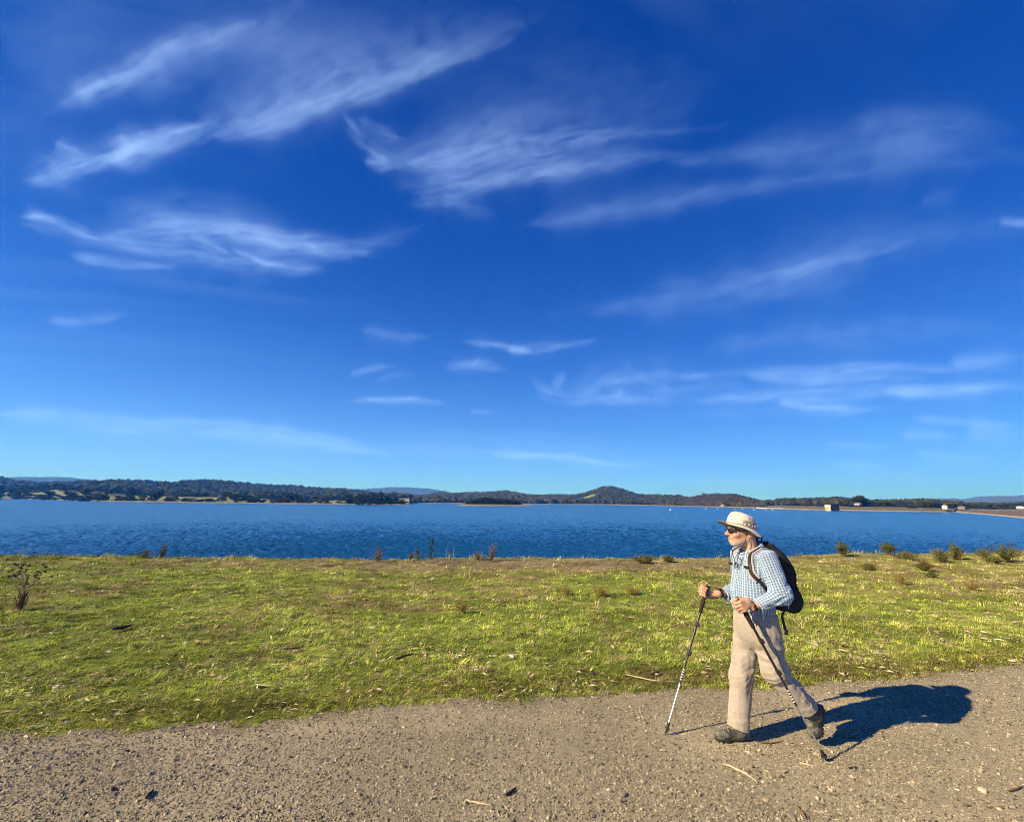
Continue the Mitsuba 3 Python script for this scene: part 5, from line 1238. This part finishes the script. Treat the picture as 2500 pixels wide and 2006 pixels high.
# --- sunglasses
scene['dark_lens'] = {'type': 'twosided', 'bsdf': {'type': 'principled', 'base_color': rgb(.020, .014, .008), 'roughness': .06, 'specular': .7}}
for sd in (1, -1):
    R_ = []
    for w in np.linspace(-1, 1, 7):
        R_.append([(.160 - .36 * yy - 1.9 * yy * yy * 3.0 - .004 * w * w, sd * (yy + .008), 1.4455 + w * (.0205 - .10 * abs(yy - .03)) - .10 * yy) for yy in np.linspace(0.0, .052, 10)])
    v, f = shell(np.array(R_), .0022); scene['person__sunglasses__' + numbered('lens')] = ply((world(v), f), 'dark_lens', smooth=40)
    tm = spline([(.122, sd * .063, 1.450), (.095, sd * .074, 1.450), (.050, sd * .083, 1.447), (.025, sd * .085, 1.440)], 12)
    v, f = tube_mesh(tm, .0036, 6); scene['person__sunglasses__' + numbered('temple')] = ply((world(v), f), 'black_rubber', smooth=True)
rim_ = spline([(.118, -.062, 1.460), (.150, -.030, 1.464), (.162, 0, 1.461), (.150, .030, 1.464), (.118, .062, 1.460)], 25)
v, f = tube_mesh(rim_, .0034, 6); scene['person__sunglasses'] = ply((world(v), f), 'black_rubber', smooth=True)

# --- wrist bands
for nm, wri, elb, off in (('watch', R_WRI, R_ELB, .020), ('watch_001', L_WRI, L_ELB, .012)):
    u = unitv(wri - elb); c = wri - u * off; M = trimesh.geometry.align_vectors([0, 0, 1], u)[:3, :3]
    m = trimesh.creation.annulus(.0285, .0325, .020, sections=28); scene['person__' + nm] = ply((world(np.array(m.vertices) @ M.T + c), np.array(m.faces)), 'black_rubber', smooth=30)
v, f = box_mesh((.034, .032, .011), .004); scene['person__watch__dial'] = ply((world(v + R_WRI + A3(-.016, .008, .036)), f), 'black_rubber', smooth=30)
note('person', 'elderly walker in cream brimmed hat, checked shirt and beige trousers striding left with two poles', 'person')

# --- backpack: worn by him, a thing of its own
scene['pack_cloth'] = rough(proc(lambda p, n, uv: mix((.010, .010, .014), (.020, .020, .026), fbm(p.x * 14, p.y * 14, p.z * 14, 3))), .75, .3)
scene['pack_web'] = rough(rgb(.012, .012, .014), .6, .35)
scene['pack_pad'] = rough(rgb(.36, .33, .37), .85)
def pack_sdf(p):
    z = p[:, 2]
    back = np.interp(z, [.88, .915, .97, 1.03, 1.11, 1.18, 1.255, 1.31, 1.35, 1.38], [-.225, -.256, -.274, -.282, -.280, -.268, -.236, -.192, -.142, -.10])
    front = np.interp(z, [.85, 1.0, 1.15, 1.3, 1.38], [-.115, -.125, -.150, -.115, -.075])
    c, hw = (back + front) / 2, (front - back) / 2
    x, y = np.abs(p[:, 0] - c) / hw.clip(.02), np.abs(p[:, 1]) / np.interp(z, [.85, .95, 1.2, 1.38], [.135, .152, .145, .10])
    d = ((x**3.2 + y**3.2) ** (1 / 3.2) - 1) * np.minimum(hw, .14).clip(.02)
    d = smin(.03, d, np.maximum(d, 0) + 0 * d + np.maximum(np.abs(z - 1.115) - .255, -.05) + .05) if False else np.maximum(d, np.abs(z - 1.130) - .246 + .02 * ((x**2 + y**2) > .5))
    pocket = ell(p, (-.262, 0, 1.005), (.055, .118, .100)); sidep = ell(p, (-.195, .150, .965), (.085, .024, .085)); sidep2 = ell(p, (-.195, -.150, .965), (.085, .024, .085))
    d = smin(.02, d, pocket, sidep, sidep2)
    return d - .004 * (fold(p, .16, .16, .12, 251) - .6)
kv, kf = surface(pack_sdf, (-.44, -.20, .83), (-.03, .20, 1.40), .0058); kv = soften(kv, kf, 6)
big = max(trimesh.Trimesh(kv, kf, process=False).split(only_watertight=False), key=lambda m: len(m.faces)); kv, kf = np.array(big.vertices), np.array(big.faces)
scene['backpack'] = ply((world(kv), kf), 'pack_cloth', smooth=True)
both = lambda p: np.minimum(shirt_sdf(p), trouser_sdf(p))
for sd in (1, -1):
    pts = [(-.095, sd * .085, 1.345), (-.055, sd * .098, 1.352), (-.005, sd * .108, 1.340), (.045, sd * .116, 1.300), (.075, sd * .122, 1.235), (.078, sd * .132, 1.175), (.045, sd * .158, 1.110)]
    v, f = strap_on(pts, .052, .007, .011, shirt_sdf); scene['backpack__' + numbered('shoulder_strap')] = ply((world(v), f), 'pack_pad', smooth=40)
    v, f = strap_on(pts, .026, .0145, .003, shirt_sdf); scene['backpack__' + numbered('webbing')] = ply((world(v), f), 'pack_web', smooth=40)
    v, f = strap_on([(.060, sd * .150, 1.135), (.030, sd * .172, 1.085), (-.020, sd * .180, 1.02), (-.075, sd * .165, .965), (-.12, sd * .150, .925)], .024, .005, .003, lambda p: np.minimum(shirt_parts(p)[0], pack_sdf(p)), 24, 3)
    scene['backpack__' + numbered('lower_strap')] = ply((world(v), f), 'pack_web', smooth=40)
    c = snap(A3(.085, sd * .105, 1.188)[None], shirt_sdf, .014)[0]; v, f = box_mesh((.016, .044, .017), .004); scene['backpack__' + numbered('buckle')] = ply((world(v + c), f), 'pack_web', smooth=30)
    hang = spline([(-.13, sd * .155, .905), (-.10, sd * .165, .86), (-.105, sd * .172, .80), (-.115, sd * .175, .745)], 14)
    v, f = shell(np.stack([hang - [.009, 0, 0], hang + [.009, 0, 0]], 1), .003); scene['backpack__' + numbered('hanging_strap')] = ply((world(v), f), 'pack_web', smooth=40)
    v, f = box_mesh((.026, .008, .034), .003); scene['backpack__' + numbered('strap_buckle')] = ply((world(v + [-.112, sd * .175, .765]), f), 'pack_web', smooth=30)
    zp = snap(spline([(-.20, sd * .15, .93), (-.25, sd * .14, 1.10), (-.24, sd * .12, 1.25), (-.16, sd * .07, 1.345)], 20), pack_sdf, .001); v, f = tube_mesh(zp, .003, 5); scene['backpack__' + numbered('zip')] = ply((world(v), f), 'pack_web')
v, f = tube_mesh(spline([(-.085, .028, 1.372), (-.095, .020, 1.402), (-.098, 0, 1.408), (-.095, -.020, 1.402), (-.085, -.028, 1.372)], 16), .005, 6); scene['backpack__haul_loop'] = ply((world(v), f), 'pack_web', smooth=True)
note('backpack', 'black day pack with grey padded straps worn on the walker\'s back', 'backpack')

# --- trekking poles
scene['cork_grip'] = rough(rgb(.022, .018, .018), .8)
scene['black_tube'] = rough(rgb(.016, .016, .018), .3, .6)
scene['silver_tube'] = {'type': 'roughconductor', 'material': 'Al', 'alpha': 0.22}
scene['white_band'] = rough(rgb(.70, .70, .68), .5)


def pole(root, label, top, tip, wrist, out):
    g = unitv(tip - top); Ln = np.linalg.norm(tip - top); at_ = lambda d: top + g * d
    add_ = lambda nm, pts, r, mat, sides=14: scene.__setitem__(root + '__' + nm, ply((world((m_ := tube_mesh(pts, r, sides))[0]), m_[1]), mat, smooth=40))
    add_('grip', [at_(d) for d in (-.006, .0, .012, .022, .05, .085, .11, .125, .16, .20, .215)], [.008, .017, .0195, .0165, .0148, .0158, .0150, .0175, .0150, .0145, .012], 'cork_grip')
    add_('upper_shaft', [at_(.20), at_(.50)], .0088, 'black_tube')
    add_('middle_shaft', [at_(.47), at_(.745)], .0074, 'black_tube')
    add_('lower_shaft', [at_(.735), at_(Ln - .055)], .0064, 'silver_tube')
    for d in (.285, .50): add_(numbered('collar_' + root[-3:]).replace('collar_' + root[-3:], 'collar'), [at_(d), at_(d + .006), at_(d + .035), at_(d + .041)], [.009, .0118, .0118, .009], 'black_rubber')
    for d in (.285, .50):
        v, f = box_mesh((.016, .010, .032), .003); M = trimesh.geometry.align_vectors([0, 0, 1], g)[:3, :3]
        scene[root + '__' + numbered('lever_' + root[-3:]).replace('lever_' + root[-3:], 'lever')] = ply((world(v @ M.T + at_(d + .02) + out * .015), f), 'black_rubber', smooth=30)
    for i, d in enumerate((.640, .658, .676, .694, .712)): add_(numbered('mark_' + root[-3:]).replace('mark_' + root[-3:], 'mark'), [at_(d), at_(d + .008)], .0079, 'white_band', 12)
    add_('tip', [at_(Ln - .085), at_(Ln - .070), at_(Ln - .02), at_(Ln)], [.0085, .0105, .0062, .0032], 'black_rubber')
    M = trimesh.geometry.align_vectors([0, 0, 1], g)[:3, :3]; m = trimesh.creation.annulus(.008, .019, .006, sections=20); scene[root + '__basket'] = ply((world(np.array(m.vertices) @ M.T + at_(Ln - .045)), np.array(m.faces)), 'black_rubber', smooth=30)
    lp = spline([at_(.008), at_(.015) * .45 + (wrist + A3(0, 0, .034)) * .55 + A3(0, 0, .008), wrist + A3(-.006, 0, .034), wrist + A3(.002, 0, -.032), at_(.07) * .5 + wrist * .5 + A3(0, 0, -.034), at_(.03)], 30)
    t = np.gradient(lp, axis=0); w = np.cross(t, A3(0, 0, 1)); w = np.where(np.linalg.norm(w, axis=1, keepdims=True) < 1e-6, A3(0, 1, 0), w); w = A3(0, 1, 0)[None] * .010 + 0 * w
    v, f = shell(np.stack([lp - w, lp + w], 1), .0026); scene[root + '__strap'] = ply((world(v), f), 'black_rubber', smooth=40)
    note(root, label, 'trekking pole')


pole('trekking_pole', 'black and silver trekking pole planted ahead of the walker in his far hand', R_TOP, R_TIP, R_WRI, A3(-.6, .8, 0))
pole('trekking_pole_001', 'black and silver trekking pole slanting back across the trousers from his near hand', L_TOP, L_TIP, L_WRI, A3(-.6, .8, 0))


# ---------------------------------------------------------------- bushes, weeds, twigs and stones near by
# near plants: (kind, x, y, height, width, lean, label)
PLANTS = [
    ('shrub', 10.338, 14.46, 0.371, 0.403, 0.0, 'rounded dark green shrub on the bank edge just right of the backpack'),
    ('shrub', 12.143, 14.919, 0.315, 0.494, 0.0, 'brown twiggy shrub on the bank edge right of the round green one'),
    ('low', 12.05, 14.208, 0.182, 0.743, 0.0, 'low olive bush trailing right from the brown twiggy shrub'),
    ('shrub', 13.716, 14.341, 0.421, 0.55, 0.0, 'tall brownish shrub, the higher half of the pair on the right bank'),
    ('low', 12.763, 13.8, 0.342, 0.553, 0.0, 'lower olive shrub leaning against the tall brownish one'),
    ('shrub', 14.773, 13.866, 0.483, 0.967, 0.0, 'wide feathery shrub at the right end of the bank'),
    ('low', 15.017, 14.744, 0.23, 0.437, 0.0, 'thin grey shrub beside the wide one at the right end'),
    ('low', 14.106, 13.639, 0.125, 0.523, 0.0, 'dark mat of foliage low in front of the wide right shrub'),
    ('low', 10.619, 12.001, 0.209, 0.314, 0.0, 'small dense green bush alone on the turf before the right shrubs'),
    ('broom', 8.136, 9.832, 0.226, 0.497, 0.0, 'orange green broom like bush standing alone in the turf on the right'),
    ('broom', 9.063, 9.279, 0.221, 0.501, 0.0, 'dry brown brush clump near the right side of the turf'),
    ('low', 9.283, 12.116, 0.111, 0.359, 0.0, 'flat dark tuft on the turf between walker and right shrubs'),
    ('low', 9.774, 10.893, 0.1, 0.209, 0.0, 'small dark tuft right of the orange green bush'),
    ('wisp', -3.571, 12.697, 0.349, 0.376, -0.1, 'sparse grey green bush on the bank edge left of the two green seedlings'),
    ('wisp', -2.807, 13.015, 0.191, 0.204, 0.4, 'tiny dark sprig on the bank edge between sparse bush and seedlings'),
    ('pine', -2.612, 13.118, 0.265, 0.172, 0.0, 'shorter of the two upright green seedlings on the bank edge'),
    ('pine', -2.211, 13.062, 0.467, 0.182, 0.0, 'taller of the two upright green seedlings on the bank edge'),
    ('wisp', -0.553, 13.107, 0.445, 0.388, 0.18, 'reddish brown feathery bush on the bank edge near the centre'),
    ('wisp', -0.937, 13.165, 0.193, 0.459, 0.0, 'low brown scrub at the left foot of the feathery bush'),
    ('wisp', -9.751, 13.072, 0.348, 0.342, 0.15, 'thin green sprig rising from the bank edge on the left'),
    ('wisp', -10.234, 13.031, 0.179, 0.522, 0.2, 'low thin weeds beside the left green sprig'),
    ('low', 3.751, 13.016, 0.191, 0.59, 0.0, "olive tussock on the bank edge left of the walker's head"),
    ('low', 4.511, 13.333, 0.135, 0.302, 0.0, "small tussock on the bank edge right beside the walker's chest"),
    ('broom', 1.632, 8.482, 0.195, 0.591, 0.0, "dark dry tussock in the turf left of the walker's hand"),
    ('broom', 2.233, 8.619, 0.127, 0.451, 0.0, 'smaller dry tussock touching the dark one left of the walker'),
    ('broom', 1.033, 8.558, 0.126, 0.373, 0.0, 'brownish dry tussock at the left end of the tussock row'),
    ('broom', -0.694, 7.06, 0.143, 0.246, 0.0, 'pale dry grass clump in the middle of the turf'),
]
WEED_AT, WEED_HIGH = (-7.110, 6.934), 0.903
TWIGS = [
    ([(-4.917, 5.968), (-4.862, 6.059), (-4.831, 6.17)], 0.02, 'dark', 'thick dark stick lying in the turf on the left'),
    ([(-4.561, 5.998), (-4.594, 6.123)], 0.01, 'pale', 'short pale stick just right of the thick dark one'),
    ([(-0.241, 2.886), (-0.171, 2.863), (-0.094, 2.837)], 0.006, 'pale', 'thin pale twig bent at its left end on the gravel, bottom centre'),
    ([(-0.234, 2.883), (-0.242, 2.848)], 0.005, 'pale', 'tiny side twig at the bent end of the pale centre twig'),
    ([(-0.01, 2.922), (0.023, 2.966), (0.052, 2.996)], 0.008, 'dark', 'curl of dark bark on the gravel right of the pale centre twig'),
    ([(1.383, 3.269), (1.445, 3.207), (1.488, 3.14), (1.503, 3.075)], 0.0065, 'pale', 'long curved pale twig on the gravel in front of the walker'),
    ([(1.889, 3.287), (1.925, 3.26), (1.957, 3.239)], 0.006, 'pale', 'straight pale twig on the gravel near the right pole tip'),
    ([(1.758, 3.545), (1.86, 3.547), (1.959, 3.582)], 0.004, 'brown', "thin brown twig on the gravel between the walker's shoes"),
    ([(2.945, 3.014), (3.016, 3.034), (3.091, 3.062)], 0.005, 'brown', 'brown stick on the gravel at the right edge'),
    ([(2.164, 3.229), (2.229, 3.235)], 0.005, 'dark', 'small dark twig on the gravel right of the pole tip'),
    ([(-2.009, 2.858), (-2.022, 2.911), (-2.025, 2.932)], 0.009, 'dark', 'dark piece of bark on the gravel at lower left'),
    ([(-2.271, 2.936), (-2.242, 2.943)], 0.008, 'dark', 'small dark clod on the gravel left of the dark bark'),
    ([(1.605, 2.864), (1.601, 2.798), (1.587, 2.756)], 0.005, 'brown', 'reddish bark strip on the gravel at the bottom right of centre'),
    ([(1.125, 4.726), (1.23, 4.649), (1.362, 4.575), (1.544, 4.551)], 0.005, 'pale', 'long pale grass stalk lying at the turf edge left of the walker'),
    ([(3.734, 5.509), (3.768, 5.441), (3.822, 5.416)], 0.009, 'pale', 'pale bark sliver in the turf right of the trailing leg'),
    ([(4.058, 5.396), (4.186, 5.413), (4.219, 5.388)], 0.008, 'pale', 'second pale bark sliver further right in the turf'),
    ([(3.781, 5.822), (3.889, 5.733), (3.959, 5.631)], 0.006, 'brown', 'brown twig in the turf behind the trailing leg'),
    ([(-2.262, 4.371), (-2.1, 4.34)], 0.006, 'pale', 'pale twig in the turf above the path, left of centre'),
    ([(1.363, 4.702), (1.473, 4.798)], 0.008, 'dark', 'dark twig in the turf beside the long pale stalk'),
    ([(-1.172, 5.013), (-1.064, 5.187), (-0.944, 5.242)], 0.012, 'dark', 'dark broken branch half hidden in the turf at the centre'),
    ([(-2.487, 5.327), (-2.367, 5.358), (-2.297, 5.401)], 0.009, 'dark', 'thin dark branch in the turf on the left of the middle'),
    ([(-3.469, 5.016), (-3.489, 5.114)], 0.009, 'dark', 'short dark twig in the turf on the left'),
    ([(0.676, 4.84), (0.823, 4.759), (0.895, 4.72)], 0.007, 'dark', 'dark bent twig in the turf edge left of the front pole'),
]
STONES = [
    (-3.969, 4.327, 0.0298, 'pale', 'large pale leaf shaped stone in the turf at lower left'),
    (3.618, 5.317, 0.0195, 'pale', 'round white pebble in the turf right of the trailing leg'),
    (2.797, 3.015, 0.0235, 'pale', 'white flat stone on the gravel at the right'),
    (1.53, 2.781, 0.023, 'grey', 'grey stone with a pale end at the bottom right of centre'),
    (2.732, 2.864, 0.0118, 'pale', 'small white pebble near the bottom right corner'),
    (2.461, 3.099, 0.0128, 'tan', "tan pebble on the gravel below the walker's shadow"),
    (1.895, 3.008, 0.011, 'pale', 'white pebble on the gravel below the right pole tip'),
    (1.463, 2.924, 0.0134, 'tan', 'tan pebble on the gravel below the curved twig'),
    (-2.713, 3.906, 0.0161, 'dark', 'dark stone at the edge of the turf on the left'),
    (0.662, 2.947, 0.0216, 'grey', 'grey lump of gravel at the bottom right of the middle'),
    (1.304, 3.021, 0.0111, 'pale', 'pale chip beside the curved twig'),
    (-1.434, 4.392, 0.0121, 'pale', 'pale chip in the turf edge left of the middle'),
]


def bush(seed, kind, h, w, lean):
    g = np.random.default_rng(seed); st, lf = Heap(), Heap()
    n, leaf, stem_c, leaf_c, spread, per = {
        'shrub': (40, .026, (.11, .085, .05), (.090, .105, .034), 1.0, 60), 'low': (44, .024, (.11, .09, .05), (.105, .112, .038), 1.25, 44),
        'broom': (70, .012, (.22, .17, .06), (.20, .155, .05), .9, 7), 'wisp': (30, .015, (.15, .115, .07), (.15, .125, .06), .9, 18), 'pine': (1, .016, (.10, .08, .04), (.085, .125, .035), .2, 0)}[kind]
    if kind == 'pine':
        V, f = tube_mesh([(0, 0, -.03), (.004, 0, h * .5), (0, 0, h)], [.008, .006, .002], 5); st.add(V, f, stem_c)
        for k in range(150):
            z = h * g.uniform(.03, .98); a = g.uniform(0, 6.283); r = w * .5 * (1.05 - (z / h) ** 1.6) * g.uniform(.6, 1.1)
            p0 = A3(0, 0, z); p1 = p0 + A3(math.cos(a) * r, math.sin(a) * r, h * .10); s_ = A3(-math.sin(a), math.cos(a), 0) * .007
            lf.add([p0 - s_ * .5, p0 + s_ * .5, p1 + s_, p1 + A3(math.cos(a), math.sin(a), .6) * .02, p1 - s_], np.array([[0, 1, 2], [0, 2, 4], [2, 3, 4]]), A3(*leaf_c) * g.lognormal(0, .3))
        return st, lf
    for k in range(n):
        a = g.uniform(0, 6.283); out = g.uniform(.1, 1.0) * w * .5 * spread; hh = h * g.uniform(.55, 1.05) * (1 - .35 * (out / (w * .5 * spread + 1e-6)) ** 2)
        b0 = A3(g.normal(0, w * .07), g.normal(0, w * .07), -.02); b2 = A3(math.cos(a) * out + lean * hh, math.sin(a) * out, hh); b1 = (b0 + b2) / 2 + A3(-math.cos(a) * out * .25, -math.sin(a) * out * .25, hh * .12)
        tt = np.linspace(0, 1, 5)[:, None]; c = (1 - tt) ** 2 * b0 + 2 * tt * (1 - tt) * b1 + tt**2 * b2 + g.normal(0, .006, (5, 3)) * [[0], [1], [1], [1], [1]]
        V, f = tube_mesh(c, np.linspace(.0045, .0012, 5) * (1.3 if kind != 'broom' else .8), 4, False); st.add(V, f, A3(*stem_c) * g.lognormal(0, .25))
        for q in range(per):
            t = g.uniform(.3, 1.0); p0 = (1 - t) ** 2 * b0 + 2 * t * (1 - t) * b1 + t**2 * b2 + g.normal(0, .02 if kind in ('shrub', 'low') else .008, 3)
            d = unitv(g.normal(0, 1, 3) + A3(0, 0, .7)); s_ = unitv(np.cross(d, g.normal(0, 1, 3))) * leaf * .28 * g.uniform(.7, 1.4); L = leaf * g.uniform(.8, 1.8)
            lf.add([p0, p0 + d * L * .5 + s_, p0 + d * L, p0 + d * L * .5 - s_], np.array([[0, 1, 2], [0, 2, 3]]), A3(*leaf_c) * g.lognormal(0, .35) * [g.uniform(.85, 1.2), 1, 1])
    return st, lf


KIND_NAME = {'shrub': ('shrub', 'shrub'), 'low': ('low_bush', 'bush'), 'broom': ('grass_tussock', 'tussock'), 'wisp': ('wispy_weed', 'weed'), 'pine': ('seedling', 'seedling')}
for i, (kind, x, y, h, w, lean, text) in enumerate(PLANTS):
    st, lf = bush(500 + i, kind, h * 1.25, w * 1.1, lean)
    name, cat = KIND_NAME[kind]; k = numbered(name); o = A3(x, y, float(ground_z(x, y)))
    for part_, hp_ in (('stem', st), ('foliage', lf)):
        v, f, c = hp_.arrays()
        scene[k + '__' + part_] = ply((v + o, f), 'vertex_leaf', color=c.clip(0, .7))
    note(k, text, cat)

# the dead weed at the left edge: a thick ragged foot, a bare stalk, branches with dark seed heads
g = np.random.default_rng(77); o = A3(*WEED_AT, float(ground_z(*WEED_AT))); H_ = WEED_HIGH
foot, stk = Heap(), Heap()
for k in range(120):
    a = g.uniform(0, 6.283); r = abs(g.normal(0, .028)); b = A3(math.cos(a) * r, math.sin(a) * r, g.uniform(0, .2)); L = g.uniform(.05, .16)
    e = b + A3(math.cos(a) * L * .35, math.sin(a) * L * .35, L); V, f = tube_mesh([b, (b + e) / 2 + g.normal(0, .008, 3), e], [.004, .003, .001], 3, False)
    foot.add(V, f, A3(.13, .085, .06) * g.lognormal(0, .35))
main = spline([(0, 0, -.03), (.012, 0, .18), (-.006, .01, .36), (.02, 0, .50)], 14)
V, f = tube_mesh(main, np.linspace(.022, .010, 14), 7); stk.add(V, f, (.14, .095, .065))
heads = 0
for k in range(17):
    z0 = g.uniform(.22, .50); a = g.uniform(0, 6.283); L = g.uniform(.18, .40); up_a = g.uniform(.5, 1.15)
    b = A3(.01, 0, z0); e = b + A3(math.cos(a) * L * math.cos(up_a), math.sin(a) * L * math.cos(up_a), L * math.sin(up_a)); e[2] = min(e[2], H_ * g.uniform(.8, 1.0))
    m_ = (b + e) / 2 + A3(0, 0, -.02) + g.normal(0, .012, 3); V, f = tube_mesh(spline([b, m_, e], 8), np.linspace(.006, .0025, 8), 4, False); stk.add(V, f, A3(.32, .26, .19) * g.lognormal(0, .25))
    for q in range(g.integers(1, 4)):
        c = e + g.normal(0, .022, 3); m = trimesh.creation.icosphere(subdivisions=1); sv_ = np.array(m.vertices) * (1 + .3 * g.standard_normal((42, 1))) * [.017, .017, .012]
        scene['dead_weed__' + numbered('seed_head')] = ply((sv_ + c + o, np.array(m.faces)), 'seed_brown')
scene['seed_brown'] = rough(rgb(.045, .022, .018), .9)
for nm, hp_ in (('ragged_foot', foot), ('stalk', stk)):
    v, f, c = hp_.arrays(); scene['dead_weed__' + nm] = ply((v + o, f), 'vertex_leaf', color=c)
note('dead_weed', 'tall dead brown weed with dark seed heads at the left edge of the turf', 'weed')

TONES = {'pale': (.46, .39, .27), 'dark': (.045, .036, .030), 'brown': (.16, .095, .055), 'grey': (.17, .15, .13), 'tan': (.36, .29, .19)}
def top_z(x, y): return max(float(ground_z(np.array(x), np.array(y))), float(path_z(np.array(x), np.array(y))))
for i, (pts, r, tone, text) in enumerate(TWIGS):
    g = np.random.default_rng(900 + i); p = spline([(x, y, 0) for x, y in pts], 14); p[:, :2] += g.normal(0, r * .25, (14, 2))
    on_path = p[7, 1] < path_y(p[7, 0])
    p[:, 2] = [top_z(*q[:2]) for q in p] ; p[:, 2] = p[:, 2].mean() * .5 + p[:, 2] * .5 + (r * .9 + (.004 if on_path else .022)) + g.normal(0, r * .12, 14)
    rad = r * np.interp(np.arange(14), [0, 1, 7, 13], [.5, .95, 1, .35]) * g.uniform(.85, 1.15, 14)
    V, f = tube_mesh(p, rad, 7); c = A3(*TONES[tone]) * (0.75 + .5 * g.random((len(V), 1)))
    k = numbered('twig'); scene[k] = ply((V, f), 'vertex_matt', smooth=50 if False else True, color=c.clip(0, .8)); note(k, text, 'twig')
for i, (x, y, r, tone, text) in enumerate(STONES):
    g = np.random.default_rng(950 + i); m = trimesh.creation.icosphere(subdivisions=2); v = np.array(m.vertices); r = max(r, .010)
    v = v * (1 + .35 * (meshkit.fbm(v * 1.3 + i * 5, 3, 9)[:, None] - .5) * 2) * r * np.array([1.15, .9, .55]) @ turn(g.uniform(0, 360)).T
    k = numbered('stone'); scene[k] = ply((v + [x, y, top_z(x, y) + r * .22], np.array(m.faces)), 'vertex_matt', smooth=False, color=np.tile(A3(*TONES[tone]) * 1.15, (len(v), 1))); note(k, text, 'stone')
